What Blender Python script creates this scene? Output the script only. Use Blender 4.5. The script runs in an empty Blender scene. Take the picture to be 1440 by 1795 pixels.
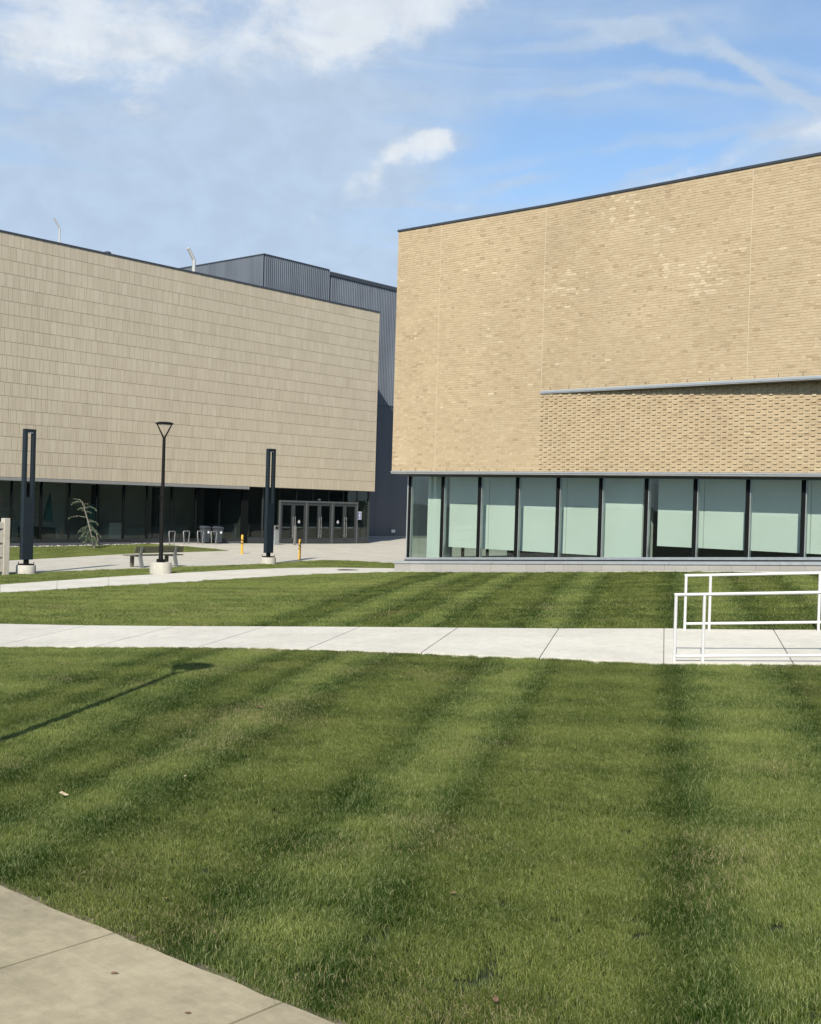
import bpy, bmesh, math, random
import numpy as np
from mathutils import Vector, Matrix, Euler
random.seed(7); rng = np.random.default_rng(11)
S = bpy.context.scene; COL = S.collection
rad = math.radians

# ------------------------------------------------------------------ camera
YAW = rad(40.47); ROLL = math.atan(.029); PITCH = rad(-.4217); CZ = 2.6
Fv = np.array([-math.sin(YAW), math.cos(YAW), 0]); Rv = np.array([math.cos(YAW), math.sin(YAW), 0]); Uv = np.array([0, 0, 1.])
fw = Fv*math.cos(PITCH)+Uv*math.sin(PITCH); u0 = -Fv*math.sin(PITCH)+Uv*math.cos(PITCH)
rt = Rv*math.cos(ROLL)+u0*math.sin(ROLL); upv = -Rv*math.sin(ROLL)+u0*math.cos(ROLL)
cd = bpy.data.cameras.new('camera'); cam = bpy.data.objects.new('camera', cd); COL.objects.link(cam)
cd.sensor_fit = 'HORIZONTAL'; cd.sensor_width = 36; cd.lens = 36*2040/1440; cd.clip_end = 9000; cd.clip_start = .05
M = Matrix.Identity(4)
for i in range(3):
    M[i][0] = rt[i]; M[i][1] = upv[i]; M[i][2] = -fw[i]
M[2][3] = CZ; cam.matrix_world = M; S.camera = cam

# ------------------------------------------------------------------ light
SUN_EL = rad(38); SH = YAW-rad(13.5)                      # shadows run 13.5 degrees right of the view direction
sun_dir = Vector((math.sin(SH)*math.cos(SUN_EL), -math.cos(SH)*math.cos(SUN_EL), math.sin(SUN_EL)))
sd = bpy.data.lights.new('sun', 'SUN'); sd.energy = 3.6; sd.angle = rad(.53); sd.color = (1, .925, .80)
sun = bpy.data.objects.new('sun', sd); COL.objects.link(sun)
sun.rotation_euler = (-sun_dir).to_track_quat('-Z', 'Y').to_euler(); sun.location = (20, -30, 60)
S.view_settings.view_transform = 'Standard'; S.view_settings.look = 'None'; S.view_settings.gamma = 1
S.view_settings.use_curve_mapping = False; S.view_settings.exposure = .80
S.render.engine = 'CYCLES'
S.cycles.max_bounces = 8; S.cycles.transparent_max_bounces = 12; S.cycles.caustics_reflective = False; S.cycles.caustics_refractive = False

world = bpy.data.worlds.new('World'); S.world = world; world.use_nodes = True
class NT:
    def __init__(s, t): s.t = t; s.t.nodes.clear()
    def n(s, kind, **kw):
        nd = s.t.nodes.new(kind)
        for k, v in kw.items(): setattr(nd, k, v)
        return nd
    def put(s, sock, v):
        if hasattr(v, 'is_linked') or isinstance(v, bpy.types.NodeSocket): s.t.links.new(v, sock)
        else: sock.default_value = v
    def m(s, op, a, b=0., c=0., clamp=False):
        nd = s.n('ShaderNodeMath', operation=op, use_clamp=clamp)
        for i, v in enumerate((a, b, c)): s.put(nd.inputs[i], v)
        return nd.outputs[0]
    def vm(s, op, a, b=None):
        nd = s.n('ShaderNodeVectorMath', operation=op); s.put(nd.inputs[0], a)
        if b is not None: s.put(nd.inputs[1], b)
        return nd.outputs['Value'] if op == 'DOT_PRODUCT' else nd.outputs[0]
    def rng(s, v, a, b, c=0., d=1., smooth=True):
        nd = s.n('ShaderNodeMapRange', interpolation_type='SMOOTHSTEP' if smooth else 'LINEAR', clamp=True)
        for i, x in enumerate((v, a, b, c, d)): s.put(nd.inputs[i], x)
        return nd.outputs[0]
    def mix(s, f, a, b, blend='MIX'):
        nd = s.n('ShaderNodeMix', data_type='RGBA', blend_type=blend)
        s.put(nd.inputs[0], f); s.put(nd.inputs[6], a); s.put(nd.inputs[7], b)
        return nd.outputs[2]
    def noise(s, vec, scale, detail=4, rough=.55, dist=0., dim='3D'):
        nd = s.n('ShaderNodeTexNoise', noise_dimensions=dim); s.put(nd.inputs['Vector'], vec)
        nd.inputs['Scale'].default_value = scale; nd.inputs['Detail'].default_value = detail
        nd.inputs['Roughness'].default_value = rough; nd.inputs['Distortion'].default_value = dist
        return nd.outputs[0]
    def comb(s, x, y, z):
        nd = s.n('ShaderNodeCombineXYZ')
        for i, v in enumerate((x, y, z)): s.put(nd.inputs[i], v)
        return nd.outputs[0]

w = NT(world.node_tree)
out = w.n('ShaderNodeOutputWorld'); bg = w.n('ShaderNodeBackground')
sky = w.n('ShaderNodeTexSky', sky_type='NISHITA', sun_disc=False); sky.sun_elevation = SUN_EL
sky.sun_rotation = math.atan2(sun_dir.x, sun_dir.y); sky.altitude = 200; sky.air_density = 1.0; sky.dust_density = .6; sky.ozone_density = 1.6
d = w.n('ShaderNodeTexCoord').outputs['Generated']
dz = w.vm('DOT_PRODUCT', d, (0, 0, 1)); dr = w.vm('DOT_PRODUCT', d, tuple(Rv)); df = w.vm('DOT_PRODUCT', d, tuple(Fv))
az = w.m('MULTIPLY', w.m('ARCTAN2', dr, df), 57.2958); el = w.m('MULTIPLY', w.m('ARCSINE', dz), 57.2958)
inv = w.m('DIVIDE', 1., w.m('ADD', w.m('MAXIMUM', dz, 0.), .12))
pl = w.comb(w.m('MULTIPLY', dr, inv), w.m('MULTIPLY', df, inv), 0.)        # cloud deck seen in perspective
puff = w.comb(w.m('MULTIPLY', az, .1), w.m('MULTIPLY', el, .15), 0.)
n1 = w.noise(pl, .8, 4, .5, .5); n2 = w.noise(puff, 3.2, 8, .62, .35); 
stv = w.n('ShaderNodeMapping'); w.put(stv.inputs['Vector'], puff); stv.inputs['Rotation'].default_value = (0, 0, rad(-14)); stv.inputs['Scale'].default_value = (.55, 2.6, 1)
n3 = w.noise(stv.outputs[0], 1.5, 5, .52, 1.0)
wx = w.noise(w.comb(w.m('MULTIPLY', az, .22), w.m('MULTIPLY', el, .3), 3.7), 1., 5, .6); wy = w.noise(w.comb(w.m('MULTIPLY', az, .22), w.m('MULTIPLY', el, .3), 9.1), 1., 5, .6)
azw = w.m('ADD', az, w.m('MULTIPLY', w.m('SUBTRACT', wx, .5), 3.6)); elw = w.m('ADD', el, w.m('MULTIPLY', w.m('SUBTRACT', wy, .5), 2.0))
def blob(a0, e0, ra, rb, rot, wgt):
    c, s_ = math.cos(rad(rot)), math.sin(rad(rot))
    x = w.m('SUBTRACT', azw, a0); y = w.m('SUBTRACT', elw, e0)
    u = w.m('DIVIDE', w.m('ADD', w.m('MULTIPLY', x, c), w.m('MULTIPLY', y, s_)), ra)
    v = w.m('DIVIDE', w.m('SUBTRACT', w.m('MULTIPLY', y, c), w.m('MULTIPLY', x, s_)), rb)
    r = w.m('SQRT', w.m('ADD', w.m('MULTIPLY', u, u), w.m('MULTIPLY', v, v)))
    return w.m('MULTIPLY', w.rng(r, 1.6, .1), wgt)
def total(bl):
    t = 0.
    for b in bl: t = w.m('ADD', t, blob(*b))
    return t
solid = total([(-2.8, 22.8, 5.2, 2.3, 10, .95), (1.2, 23.6, 2.2, 1.2, 0, .40), (-16, 21.4, 8.5, 3.4, -6, .80), (-9, 24.0, 4, 1.5, 0, .3), (-.3, 17.1, 1.7, 1.0, 28, .70), (.6, 17.4, .9, .8, 0, .34), (-2.2, 15.8, 1.9, 1.0, 38, .52),
               (-4.2, 13.9, 2.2, 1.2, 45, .26), (2.2, 14.2, 2.4, .6, 10, .32), (4.6, 15.9, 1.5, .35, 12, .25), (14.4, 16.3, 3.0, .5, 16, .38), (18.8, 17.4, 2.0, 1.0, 24, .55), (11, 15.4, 2.2, .4, 14, .3), (24, 26, 9, 3, 0, .3), (-40, 18, 12, 5, 0, .8), (48, 20, 13, 5, 0, .8), (120, 25, 20, 8, 0, .8), (-110, 22, 18, 7, 0, .8)])
veil = total([(-.8, 16.6, 3.6, 2.0, 30, .34), (-14, 19, 14, 9, 0, .70), (-14, 11, 17, 8, 0, .60), (-3.6, 19.6, 6.5, 3.2, 8, .52), (-6, 14.5, 7, 4.5, 0, .40), (9.5, 22.6, 12, 1.3, -5, .46), (6.5, 20.3, 5, .8, -3, .36), (9.5, 18.9, 8, .8, -5, .36), (8, 21.6, 4.5, .35, 6, .4), (13.6, 21.0, 5.5, .40, -14, .70), (16.6, 19.6, 4.0, .36, -32, .75), (14.5, 19.4, 5, .30, -12, .5), (7.5, 19.6, 4.5, .3, 4, .4), (19.2, 17.6, 3.0, 1.8, 20, .6), (15.0, 15.4, 6.2, 1.0, 14, .50), (9.5, 14.8, 5, .8, 12, .42),
              (3.0, 13.2, 4.4, .9, 10, .22), (4.4, 16.2, 2.6, .4, 12, .30), (12.5, 17.3, 4.5, .32, 5, .5), (16, 17.0, 2.6, .35, 16, .5), (10.9, 15.9, 1.8, .25, 20, .5), (4.6, 15.2, 2.2, .3, 14, .5), (0, 11.5, 10, 2.2, 0, .40), (40, 15, 20, 7, 0, .5), (-45, 14, 18, 7, 0, .5)])
base = w.m('ADD', w.rng(n1, .36, .84, .10, .26), w.rng(el, 17, 2, 0., .62))
nb_ = w.m('MULTIPLY', w.m('SUBTRACT', n2, .5), 1.35)
cs = w.m('MULTIPLY', w.rng(w.m('ADD', solid, nb_), .02, 1.25), w.rng(solid, .0, .20))
cv = w.m('MULTIPLY', veil, w.rng(n3, .26, .74, .52, 1.22))
thin = w.m('ADD', w.m('MULTIPLY', cv, .92), base)
dens = w.m('SUBTRACT', 1., w.m('MULTIPLY', w.m('SUBTRACT', 1., w.m('MINIMUM', thin, .9)), w.m('SUBTRACT', 1., w.m('MULTIPLY', cs, .92))))
lum = w.rng(w.noise(puff, 5., 6, .55, .3), .28, .72, .95, 1.04)
ccol = w.mix(w.rng(cs, .05, .7), (2.95, 3.62, 4.52, 1), (4.50, 4.80, 5.12, 1))
vm = w.n('ShaderNodeVectorMath', operation='SCALE'); w.put(vm.inputs[0], ccol); w.put(vm.inputs['Scale'], lum)
skyc = w.mix(dens, w.mix(1., sky.outputs[0], (.82, .935, 1., 1), 'MULTIPLY'), vm.outputs[0])
w.put(bg.inputs['Color'], skyc); bg.inputs['Strength'].default_value = .10
w.t.links.new(bg.outputs[0], out.inputs['Surface'])

# ------------------------------------------------------------------ materials
MATS = {}
def newmat(name):
    m = bpy.data.materials.new(name); m.use_nodes = True
    return m, NT(m.node_tree)
def principled(t, col, rough=.7, metal=0., bump=None, spec=.5):
    o = t.n('ShaderNodeOutputMaterial'); p = t.n('ShaderNodeBsdfPrincipled')
    t.put(p.inputs['Base Color'], col); t.put(p.inputs['Roughness'], rough); p.inputs['Metallic'].default_value = metal
    p.inputs['Specular IOR Level'].default_value = spec
    if bump is not None:
        b = t.n('ShaderNodeBump'); t.put(b.inputs['Height'], bump[0]); b.inputs['Strength'].default_value = bump[1]; b.inputs['Distance'].default_value = bump[2]
        t.t.links.new(b.outputs[0], p.inputs['Normal'])
    t.t.links.new(p.outputs[0], o.inputs['Surface']); return p
def c4(c): return (c[0], c[1], c[2], 1)
def dark(c, k): return (c[0]*k, c[1]*k, c[2]*k, 1)
def mat_plain(name, col, rough=.6, metal=0., amp=.12, scale=6., bump=.0, spec=.5, fine=60.):
    m, t = newmat(name); pos = t.n('ShaderNodeNewGeometry').outputs['Position']
    a = t.noise(pos, scale, 5, .6); b = t.noise(pos, fine, 3, .6)
    f = t.m('ADD', t.m('MULTIPLY', a, .6), t.m('MULTIPLY', b, .4))
    c = t.mix(t.rng(f, .3, .7), dark(col, 1-amp), dark(col, 1+amp))
    r = t.rng(a, .3, .7, max(rough-.08, .02), min(rough+.08, 1))
    principled(t, c, r, metal, (f, bump, .02) if bump else None, spec)
    MATS[name] = m; return m
def mat_tone(name, stops, rough=.85, grain=.10, bump=.3, streak=False, gs=35., blot=.055):
    """colour of each piece from its mesh attribute 'tone'"""
    m, t = newmat(name); at = t.n('ShaderNodeAttribute', attribute_name='tone').outputs['Fac']
    pos = t.n('ShaderNodeNewGeometry').outputs['Position']
    ramp = t.n('ShaderNodeValToRGB'); t.put(ramp.inputs[0], at); cr = ramp.color_ramp
    while len(cr.elements) < len(stops): cr.elements.new(.5)
    for e, (p, c) in zip(cr.elements, stops): e.position = p; e.color = c4(c)
    v = pos
    if streak:
        mp = t.n('ShaderNodeMapping'); t.put(mp.inputs['Vector'], pos); mp.inputs['Scale'].default_value = (1, 1, .06); v = mp.outputs[0]
    g = t.noise(v, gs, 4, .7); big = t.noise(pos, .35, 4, .6)
    k = t.m('ADD', t.rng(g, .25, .75, 1-grain, 1+grain), t.rng(big, .3, .7, -blot, blot))
    vmx = t.n('ShaderNodeVectorMath', operation='SCALE'); t.put(vmx.inputs[0], ramp.outputs[0]); t.put(vmx.inputs['Scale'], k)
    principled(t, vmx.outputs[0], rough, 0., (t.noise(pos, 90., 3, .7), bump, .004), .25)
    MATS[name] = m; return m
mat_tone('brick_clay', [(0, (.33, .248, .152)), (.18, (.38, .293, .183)), (.55, (.425, .336, .214)), (.82, (.458, .370, .242)), (1, (.535, .450, .305))], .9, .10, .35)
mat_tone('tile_stone', [(0, (.432, .372, .278)), (.5, (.470, .409, .308)), (1, (.50, .44, .336))], .85, .07, .25, True, 28., .03)
mat_tone('stone_grey', [(0, (.25, .24, .22)), (.5, (.29, .28, .26)), (1, (.33, .32, .30))], .85, .10, .3)
mat_plain('mortar', (.455, .38, .27), .95, amp=.08, bump=.2)
mat_plain('joint_dark', (.10, .08, .055), .95, amp=.08)
mat_plain('sealant', (.50, .42, .295), .7, amp=.04)
mat_plain('coping_dark', (.055, .06, .07), .4, .3, .1)
mat_plain('trim_metal', (.50, .52, .53), .35, .6, .05)
mat_plain('trim_grey', (.30, .30, .29), .5, .3, .06)
mat_plain('alu', (.42, .45, .46), .4, .6, .05)
mat_plain('gasket', (.008, .010, .010), .85, 0, .1, spec=.05)
mat_plain('alu_dark', (.11, .12, .12), .5, .3, .08)
mat_plain('frame_dark', (.035, .042, .045), .35, .3, .1)
mat_plain('door_frame_grey', (.05, .056, .058), .5, .2, .1, spec=.3)
mat_plain('steel', (.55, .55, .54), .3, .9, .05)
mat_plain('navy_paint', (.011, .019, .026), .5, 0, .1, spec=.3)
mat_plain('black_paint', (.006, .0055, .0055), .55, 0, .1, spec=.2)
mat_plain('white_paint', (.55, .548, .538), .35, 0, .03)
mat_plain('panel_white', (.79, .80, .78), .8, 0, .06, .7)
mat_plain('room_dark', (.05, .056, .056), .8, 0, .2, .6)
mat_plain('room_floor', (.12, .12, .115), .5, 0, .2, .6)
mat_plain('stone_dark', (.085, .085, .095), .85)
mat_plain('room_grey', (.52, .525, .50), .8, 0, .15, .6)
mat_plain('room_green', (.06, .16, .15), .6, 0, .15, .8)
mat_plain('soffit', (.22, .22, .21), .7, 0, .06)
mat_plain('grey_wood', (.115, .108, .078), .75, 0, .25, 9, .3)
mat_plain('fence_wood', (.44, .41, .34), .8, 0, .18, 7, .3)
mat_plain('galv', (.22, .225, .22), .5, .4, .12)
mat_plain('pvc', (.52, .53, .51), .5, .1, .06)
mat_plain('bin_plastic', (.04, .05, .06), .6, 0, .12)
mat_plain('rubber', (.015, .015, .016), .7)
mat_plain('label_white', (.75, .76, .78), .6, 0, .05)
mat_plain('sign_blue', (.075, .075, .26), .5, 0, .05)
mat_plain('sign_white', (.78, .78, .82), .5, 0, .03)
mat_plain('vinyl_black', (.010, .012, .011), .5)
mat_plain('trunk_bark', (.21, .19, .155), .9, 0, .3, 20, .5)
mat_plain('iron', (.06, .055, .05), .6, .5, .3, 8)
mat_plain('leaf_tan', (.50, .33, .15), .8, 0, .3, 30)
mat_plain('leaf_pale', (.46, .38, .24), .8, 0, .2, 30)
mat_plain('leaf_brown', (.15, .085, .05), .8, 0, .3, 30)
mat_plain('soil', (.024, .034, .010), .95, 0, .3, 1.5, .5)
mat_plain('mulch', (.10, .085, .06), .95, 0, .45, 5, .8)
mat_plain('dirt', (.135, .115, .07), .95, 0, .4, 9, .8)
mat_plain('joint_fill', (.20, .19, .16), .95, 0, .2, 4)
mat_plain('pebble', (.42, .41, .38), .8, 0, .3, 5)
def mat_concrete(name, col, amp, stain, cracks=False):
    m, t = newmat(name); pos = t.n('ShaderNodeNewGeometry').outputs['Position']
    at = t.n('ShaderNodeAttribute', attribute_name='tone').outputs['Fac']
    a = t.noise(pos, .9, 6, .65); b = t.noise(pos, 7., 6, .7); g = t.noise(pos, 160., 3, .8)
    mp = t.n('ShaderNodeMapping'); t.put(mp.inputs['Vector'], pos); mp.inputs['Scale'].default_value = (1.2, 16, 1); mp.inputs['Rotation'].default_value = (0, 0, rad(24))
    br = t.noise(mp.outputs[0], 3.0, 5, .7)
    k = t.m('ADD', t.m('ADD', t.rng(a, .3, .7, 1-stain, 1+stain*.6), t.rng(b, .28, .72, -amp, amp)), t.m('ADD', t.rng(g, .3, .7, -amp*.7, amp*.7), t.rng(br, .3, .7, -amp*.35, amp*.35)))
    k = t.m('ADD', k, t.m('MULTIPLY', t.m('SUBTRACT', at, .5), .10))
    sp = t.rng(t.noise(pos, 23., 2, .5), .70, .78); k = t.m('SUBTRACT', k, t.m('MULTIPLY', sp, stain*1.2))
    vmx = t.n('ShaderNodeVectorMath', operation='SCALE'); vmx.inputs[0].default_value = col; t.put(vmx.inputs['Scale'], k)
    principled(t, vmx.outputs[0], .88, 0., (t.m('ADD', t.m('MULTIPLY', g, .5), b), .35, .004), .3)
    MATS[name] = m
mat_concrete('concrete_new', (.545, .522, .452), .07, .09)
mat_concrete('concrete_plaza', (.445, .425, .365), .07, .10)
mat_concrete('concrete_old', (.335, .288, .190), .13, .18)
mat_concrete('concrete_cast', (.42, .40, .345), .10, .15)
def mat_glass(name, tint, ior, rough=0.):
    m, t = newmat(name); o = t.n('ShaderNodeOutputMaterial')
    tr = t.n('ShaderNodeBsdfTransparent'); tr.inputs[0].default_value = c4(tint)
    gl = t.n('ShaderNodeBsdfGlossy'); gl.inputs['Roughness'].default_value = rough; gl.inputs['Color'].default_value = (.9, .95, .92, 1)
    fr = t.n('ShaderNodeFresnel'); bf = t.n('ShaderNodeNewGeometry').outputs['Backfacing']; t.put(fr.inputs['IOR'], t.m('ADD', t.m('MULTIPLY', bf, 1/ior-ior), ior))
    pos = t.n('ShaderNodeNewGeometry').outputs['Position']
    b = t.n('ShaderNodeBump'); t.put(b.inputs['Height'], t.noise(pos, .8, 2, .5)); b.inputs['Strength'].default_value = .05; b.inputs['Distance'].default_value = .05
    t.t.links.new(b.outputs[0], gl.inputs['Normal'])
    mx = t.n('ShaderNodeMixShader'); t.t.links.new(fr.outputs[0], mx.inputs[0]); t.t.links.new(tr.outputs[0], mx.inputs[1]); t.t.links.new(gl.outputs[0], mx.inputs[2])
    t.t.links.new(mx.outputs[0], o.inputs['Surface']); MATS[name] = m
mat_glass('glass_green', (.822, .874, .848), 1.55)
mat_glass('glass_dark', (.75, .79, .76), 1.45)
def mat_ribs(name, col, rough, amp):
    m, t = newmat(name); pos = t.n('ShaderNodeNewGeometry').outputs['Position']
    mp = t.n('ShaderNodeMapping'); t.put(mp.inputs['Vector'], pos); mp.inputs['Scale'].default_value = (1, 1, .12)
    k = t.m('ADD', t.rng(t.noise(mp.outputs[0], 1.2, 4, .6), .3, .7, 1-amp, 1+amp), t.rng(t.noise(pos, .25, 3, .6), .3, .7, -amp, amp))
    vmx = t.n('ShaderNodeVectorMath', operation='SCALE'); vmx.inputs[0].default_value = col; t.put(vmx.inputs['Scale'], k)
    principled(t, vmx.outputs[0], rough, .08, None, .4); MATS[name] = m
mat_ribs('metal_wall', (.135, .155, .185), .5, .10)
mat_ribs('metal_panel', (.07, .077, .092), .55, .06)
def mat_sidebrick():
    m, t = newmat('brick_far'); tc = t.n('ShaderNodeTexCoord').outputs['Object']
    sx = t.n('ShaderNodeSeparateXYZ'); t.put(sx.inputs[0], tc)
    bt = t.n('ShaderNodeTexBrick'); t.put(bt.inputs['Vector'], t.comb(t.m('ADD', sx.outputs[0], sx.outputs[1]), sx.outputs[2], 0.))
    bt.inputs['Color1'].default_value = (.43, .325, .19, 1); bt.inputs['Color2'].default_value = (.36, .265, .15, 1); bt.inputs['Mortar'].default_value = (.40, .34, .235, 1)
    bt.inputs['Scale'].default_value = 1; bt.inputs['Brick Width'].default_value = .225; bt.inputs['Row Height'].default_value = .0744; bt.inputs['Mortar Size'].default_value = .006
    principled(t, bt.outputs[0], .9, 0, (bt.outputs['Fac'], .4, -.005), .25); MATS['brick_far'] = m
mat_sidebrick()
def mat_bollard():
    m, t = newmat('bollard_yellow'); tc = t.n('ShaderNodeTexCoord').outputs['Object']; sx = t.n('ShaderNodeSeparateXYZ'); t.put(sx.inputs[0], tc)
    a = t.m('MULTIPLY', t.m('ARCTAN2', sx.outputs[1], sx.outputs[0]), .055)
    ph = t.m('FRACT', t.m('DIVIDE', t.m('ADD', sx.outputs[2], a), .15))
    band = t.m('MULTIPLY', t.m('LESS_THAN', ph, .45), t.m('MULTIPLY', t.m('GREATER_THAN', sx.outputs[2], .43), t.m('LESS_THAN', sx.outputs[2], .74)))
    c = t.mix(band, (.62, .36, .045, 1), (.02, .017, .015, 1))
    principled(t, c, .5); MATS['bollard_yellow'] = m
mat_bollard()

def mat_blades():
    m, t = newmat('grass_blades')
    tone = t.n('ShaderNodeAttribute', attribute_name='tone', attribute_type='INSTANCER').outputs['Fac']
    dry = t.n('ShaderNodeAttribute', attribute_name='dry', attribute_type='INSTANCER').outputs['Fac']
    bt = t.n('ShaderNodeAttribute', attribute_name='bt').outputs['Fac']
    hh = t.n('ShaderNodeAttribute', attribute_name='hh').outputs['Fac']
    c = t.mix(tone, (.032, .070, .007, 1), (.248, .292, .075, 1))
    c = t.mix(t.m('MULTIPLY', t.rng(bt, .62, 1.), .72), c, (.40, .43, .19, 1))
    c = t.mix(t.m('MULTIPLY', t.rng(bt, .40, 0.), .75), c, (.016, .045, .003, 1))
    straw = t.rng(t.m('ADD', bt, t.m('MULTIPLY', dry, .42)), .945, 1.05)
    c = t.mix(straw, c, (.40, .355, .185, 1))
    o = t.n('ShaderNodeOutputMaterial'); df = t.n('ShaderNodeBsdfDiffuse'); tl = t.n('ShaderNodeBsdfTranslucent'); gl = t.n('ShaderNodeBsdfGlossy')
    t.put(df.inputs[0], c); t.put(tl.inputs[0], c); gl.inputs['Roughness'].default_value = .45; gl.inputs[0].default_value = (.9, .95, .85, 1)
    m1 = t.n('ShaderNodeMixShader'); m1.inputs[0].default_value = .38; m2 = t.n('ShaderNodeMixShader'); m2.inputs[0].default_value = .012
    L = t.t.links.new
    L(df.outputs[0], m1.inputs[1]); L(tl.outputs[0], m1.inputs[2]); L(m1.outputs[0], m2.inputs[1]); L(gl.outputs[0], m2.inputs[2]); L(m2.outputs[0], o.inputs['Surface'])
    MATS['grass_blades'] = m
mat_blades()
def mat_needles():
    m, t = newmat('needles'); bt = t.n('ShaderNodeAttribute', attribute_name='tone').outputs['Fac']
    c = t.mix(bt, (.035, .06, .028, 1), (.125, .17, .10, 1))
    principled(t, c, .7); MATS['needles'] = m
mat_needles()

# ------------------------------------------------------------------ builders
class MB:
    def __init__(s): s.v = []; s.f = []; s.t = []
    def add(s, vs, fs, tone=.5):
        o = len(s.v); s.v += [tuple(p) for p in vs]; s.f += [tuple(i+o for i in f) for f in fs]; s.t += [tone]*len(fs); return s
    BF = [(0, 3, 2, 1), (4, 5, 6, 7), (0, 1, 5, 4), (1, 2, 6, 5), (2, 3, 7, 6), (3, 0, 4, 7)]
    def box(s, x0, x1, y0, y1, z0, z1, tone=.5, skip=()):
        v = [(x0, y0, z0), (x1, y0, z0), (x1, y1, z0), (x0, y1, z0), (x0, y0, z1), (x1, y0, z1), (x1, y1, z1), (x0, y1, z1)]
        return s.add(v, [f for i, f in enumerate(s.BF) if i not in skip], tone)
    def hexa(s, v, tone=.5): return s.add(v, s.BF, tone)
    def prism(s, poly, z0, z1, tone=.5):
        n = len(poly); v = [(x, y, z0) for x, y in poly]+[(x, y, z1) for x, y in poly]
        return s.add(v, [tuple(range(n-1, -1, -1)), tuple(range(n, 2*n))]+[(i, (i+1) % n, n+(i+1) % n, n+i) for i in range(n)], tone)
    def lathe(s, prof, n=16, c=(0, 0, 0), tone=.5):
        v = []; f = []
        for r, z in prof:
            for k in range(n): a = 2*math.pi*k/n; v.append((c[0]+r*math.cos(a), c[1]+r*math.sin(a), c[2]+z))
        for i in range(len(prof)-1):
            for k in range(n): f.append((i*n+k, i*n+(k+1) % n, (i+1)*n+(k+1) % n, (i+1)*n+k))
        f.append(tuple(range(n-1, -1, -1))); f.append(tuple(range((len(prof)-1)*n, len(prof)*n)))
        return s.add(v, f, tone)
    def tube(s, pts, r, n=8, tone=.5):
        pts = [Vector(p) for p in pts]; rr = r if isinstance(r, (list, tuple)) else [r]*len(pts); v = []; f = []; a = None
        for i, p in enumerate(pts):
            dd = (pts[min(i+1, len(pts)-1)]-pts[max(i-1, 0)]).normalized()
            if a is None:
                a = dd.orthogonal().normalized()
            else: a = (a-dd*a.dot(dd)).normalized()
            b = dd.cross(a)
            for k in range(n): t = 2*math.pi*k/n; v.append(p+(a*math.cos(t)+b*math.sin(t))*rr[i])
        for i in range(len(pts)-1):
            for k in range(n): f.append((i*n+k, i*n+(k+1) % n, (i+1)*n+(k+1) % n, (i+1)*n+k))
        f.append(tuple(range(n-1, -1, -1))); f.append(tuple(range((len(pts)-1)*n, len(pts)*n)))
        return s.add(v, f, tone)
    def mesh(s, name, m, smooth=False):
        me = bpy.data.meshes.new(name); me.from_pydata([tuple(p) for p in s.v], [], s.f)
        at = me.attributes.new('tone', 'FLOAT', 'FACE'); at.data.foreach_set('value', s.t)
        me.materials.append(MATS[m])
        if smooth:
            me.polygons.foreach_set('use_smooth', [True]*len(me.polygons)); 
            try: me.set_sharp_from_angle(angle=rad(40))
            except Exception: pass
        return me
    def obj(s, name, m, parent=None, loc=None, smooth=False, bevel=0.):
        o = bpy.data.objects.new(name, s.mesh(name, m, smooth)); COL.objects.link(o)
        if loc is not None: o.location = loc
        if parent: o.parent = parent
        if bevel:
            bv = o.modifiers.new('bevel', 'BEVEL'); bv.width = bevel; bv.segments = 2; bv.limit_method = 'ANGLE'
        return o
def inst(name, me, parent=None, loc=(0, 0, 0), rz=0.):
    o = bpy.data.objects.new(name, me); COL.objects.link(o); o.location = loc; o.rotation_euler = (0, 0, rz)
    if parent: o.parent = parent
    return o
def tag(o, label, cat, group=None):
    o['label'] = label; o['category'] = cat
    if group: o['group'] = group
    return o
def thing(name, label, cat, loc=(0, 0, 0), rz=0., group=None):
    o = bpy.data.objects.new(name, None); COL.objects.link(o); o.location = loc; o.rotation_euler = (0, 0, rz); o.empty_display_size = .2
    return tag(o, label, cat, group)
def kind(o, k): o['kind'] = k; return o
def copy_tree(o, parent=None):
    c = o.copy(); COL.objects.link(c)
    if parent: c.parent = parent
    for ch in list(o.children): copy_tree(ch, c)
    return c
def text_mesh(s, size, m, ext=.002):
    cu = bpy.data.curves.new('text', 'FONT'); cu.body = s; cu.size = size; cu.extrude = ext; cu.align_x = 'CENTER'; cu.align_y = 'CENTER'; cu.offset = size*.012
    ob = bpy.data.objects.new('text', cu); me = bpy.data.meshes.new_from_object(ob); bpy.data.objects.remove(ob); me.materials.clear(); me.materials.append(MATS[m]); return me
FACE_X = Matrix(((0, 0, 1), (1, 0, 0), (0, 1, 0))).to_euler()     # text lying in the YZ plane, facing +X
def proj(p):
    q = np.array(p, float)-np.array([0, 0, CZ]); zz = q@fw
    return 720+2040*(q@rt)/zz, 897.5-2040*(q@upv)/zz

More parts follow.
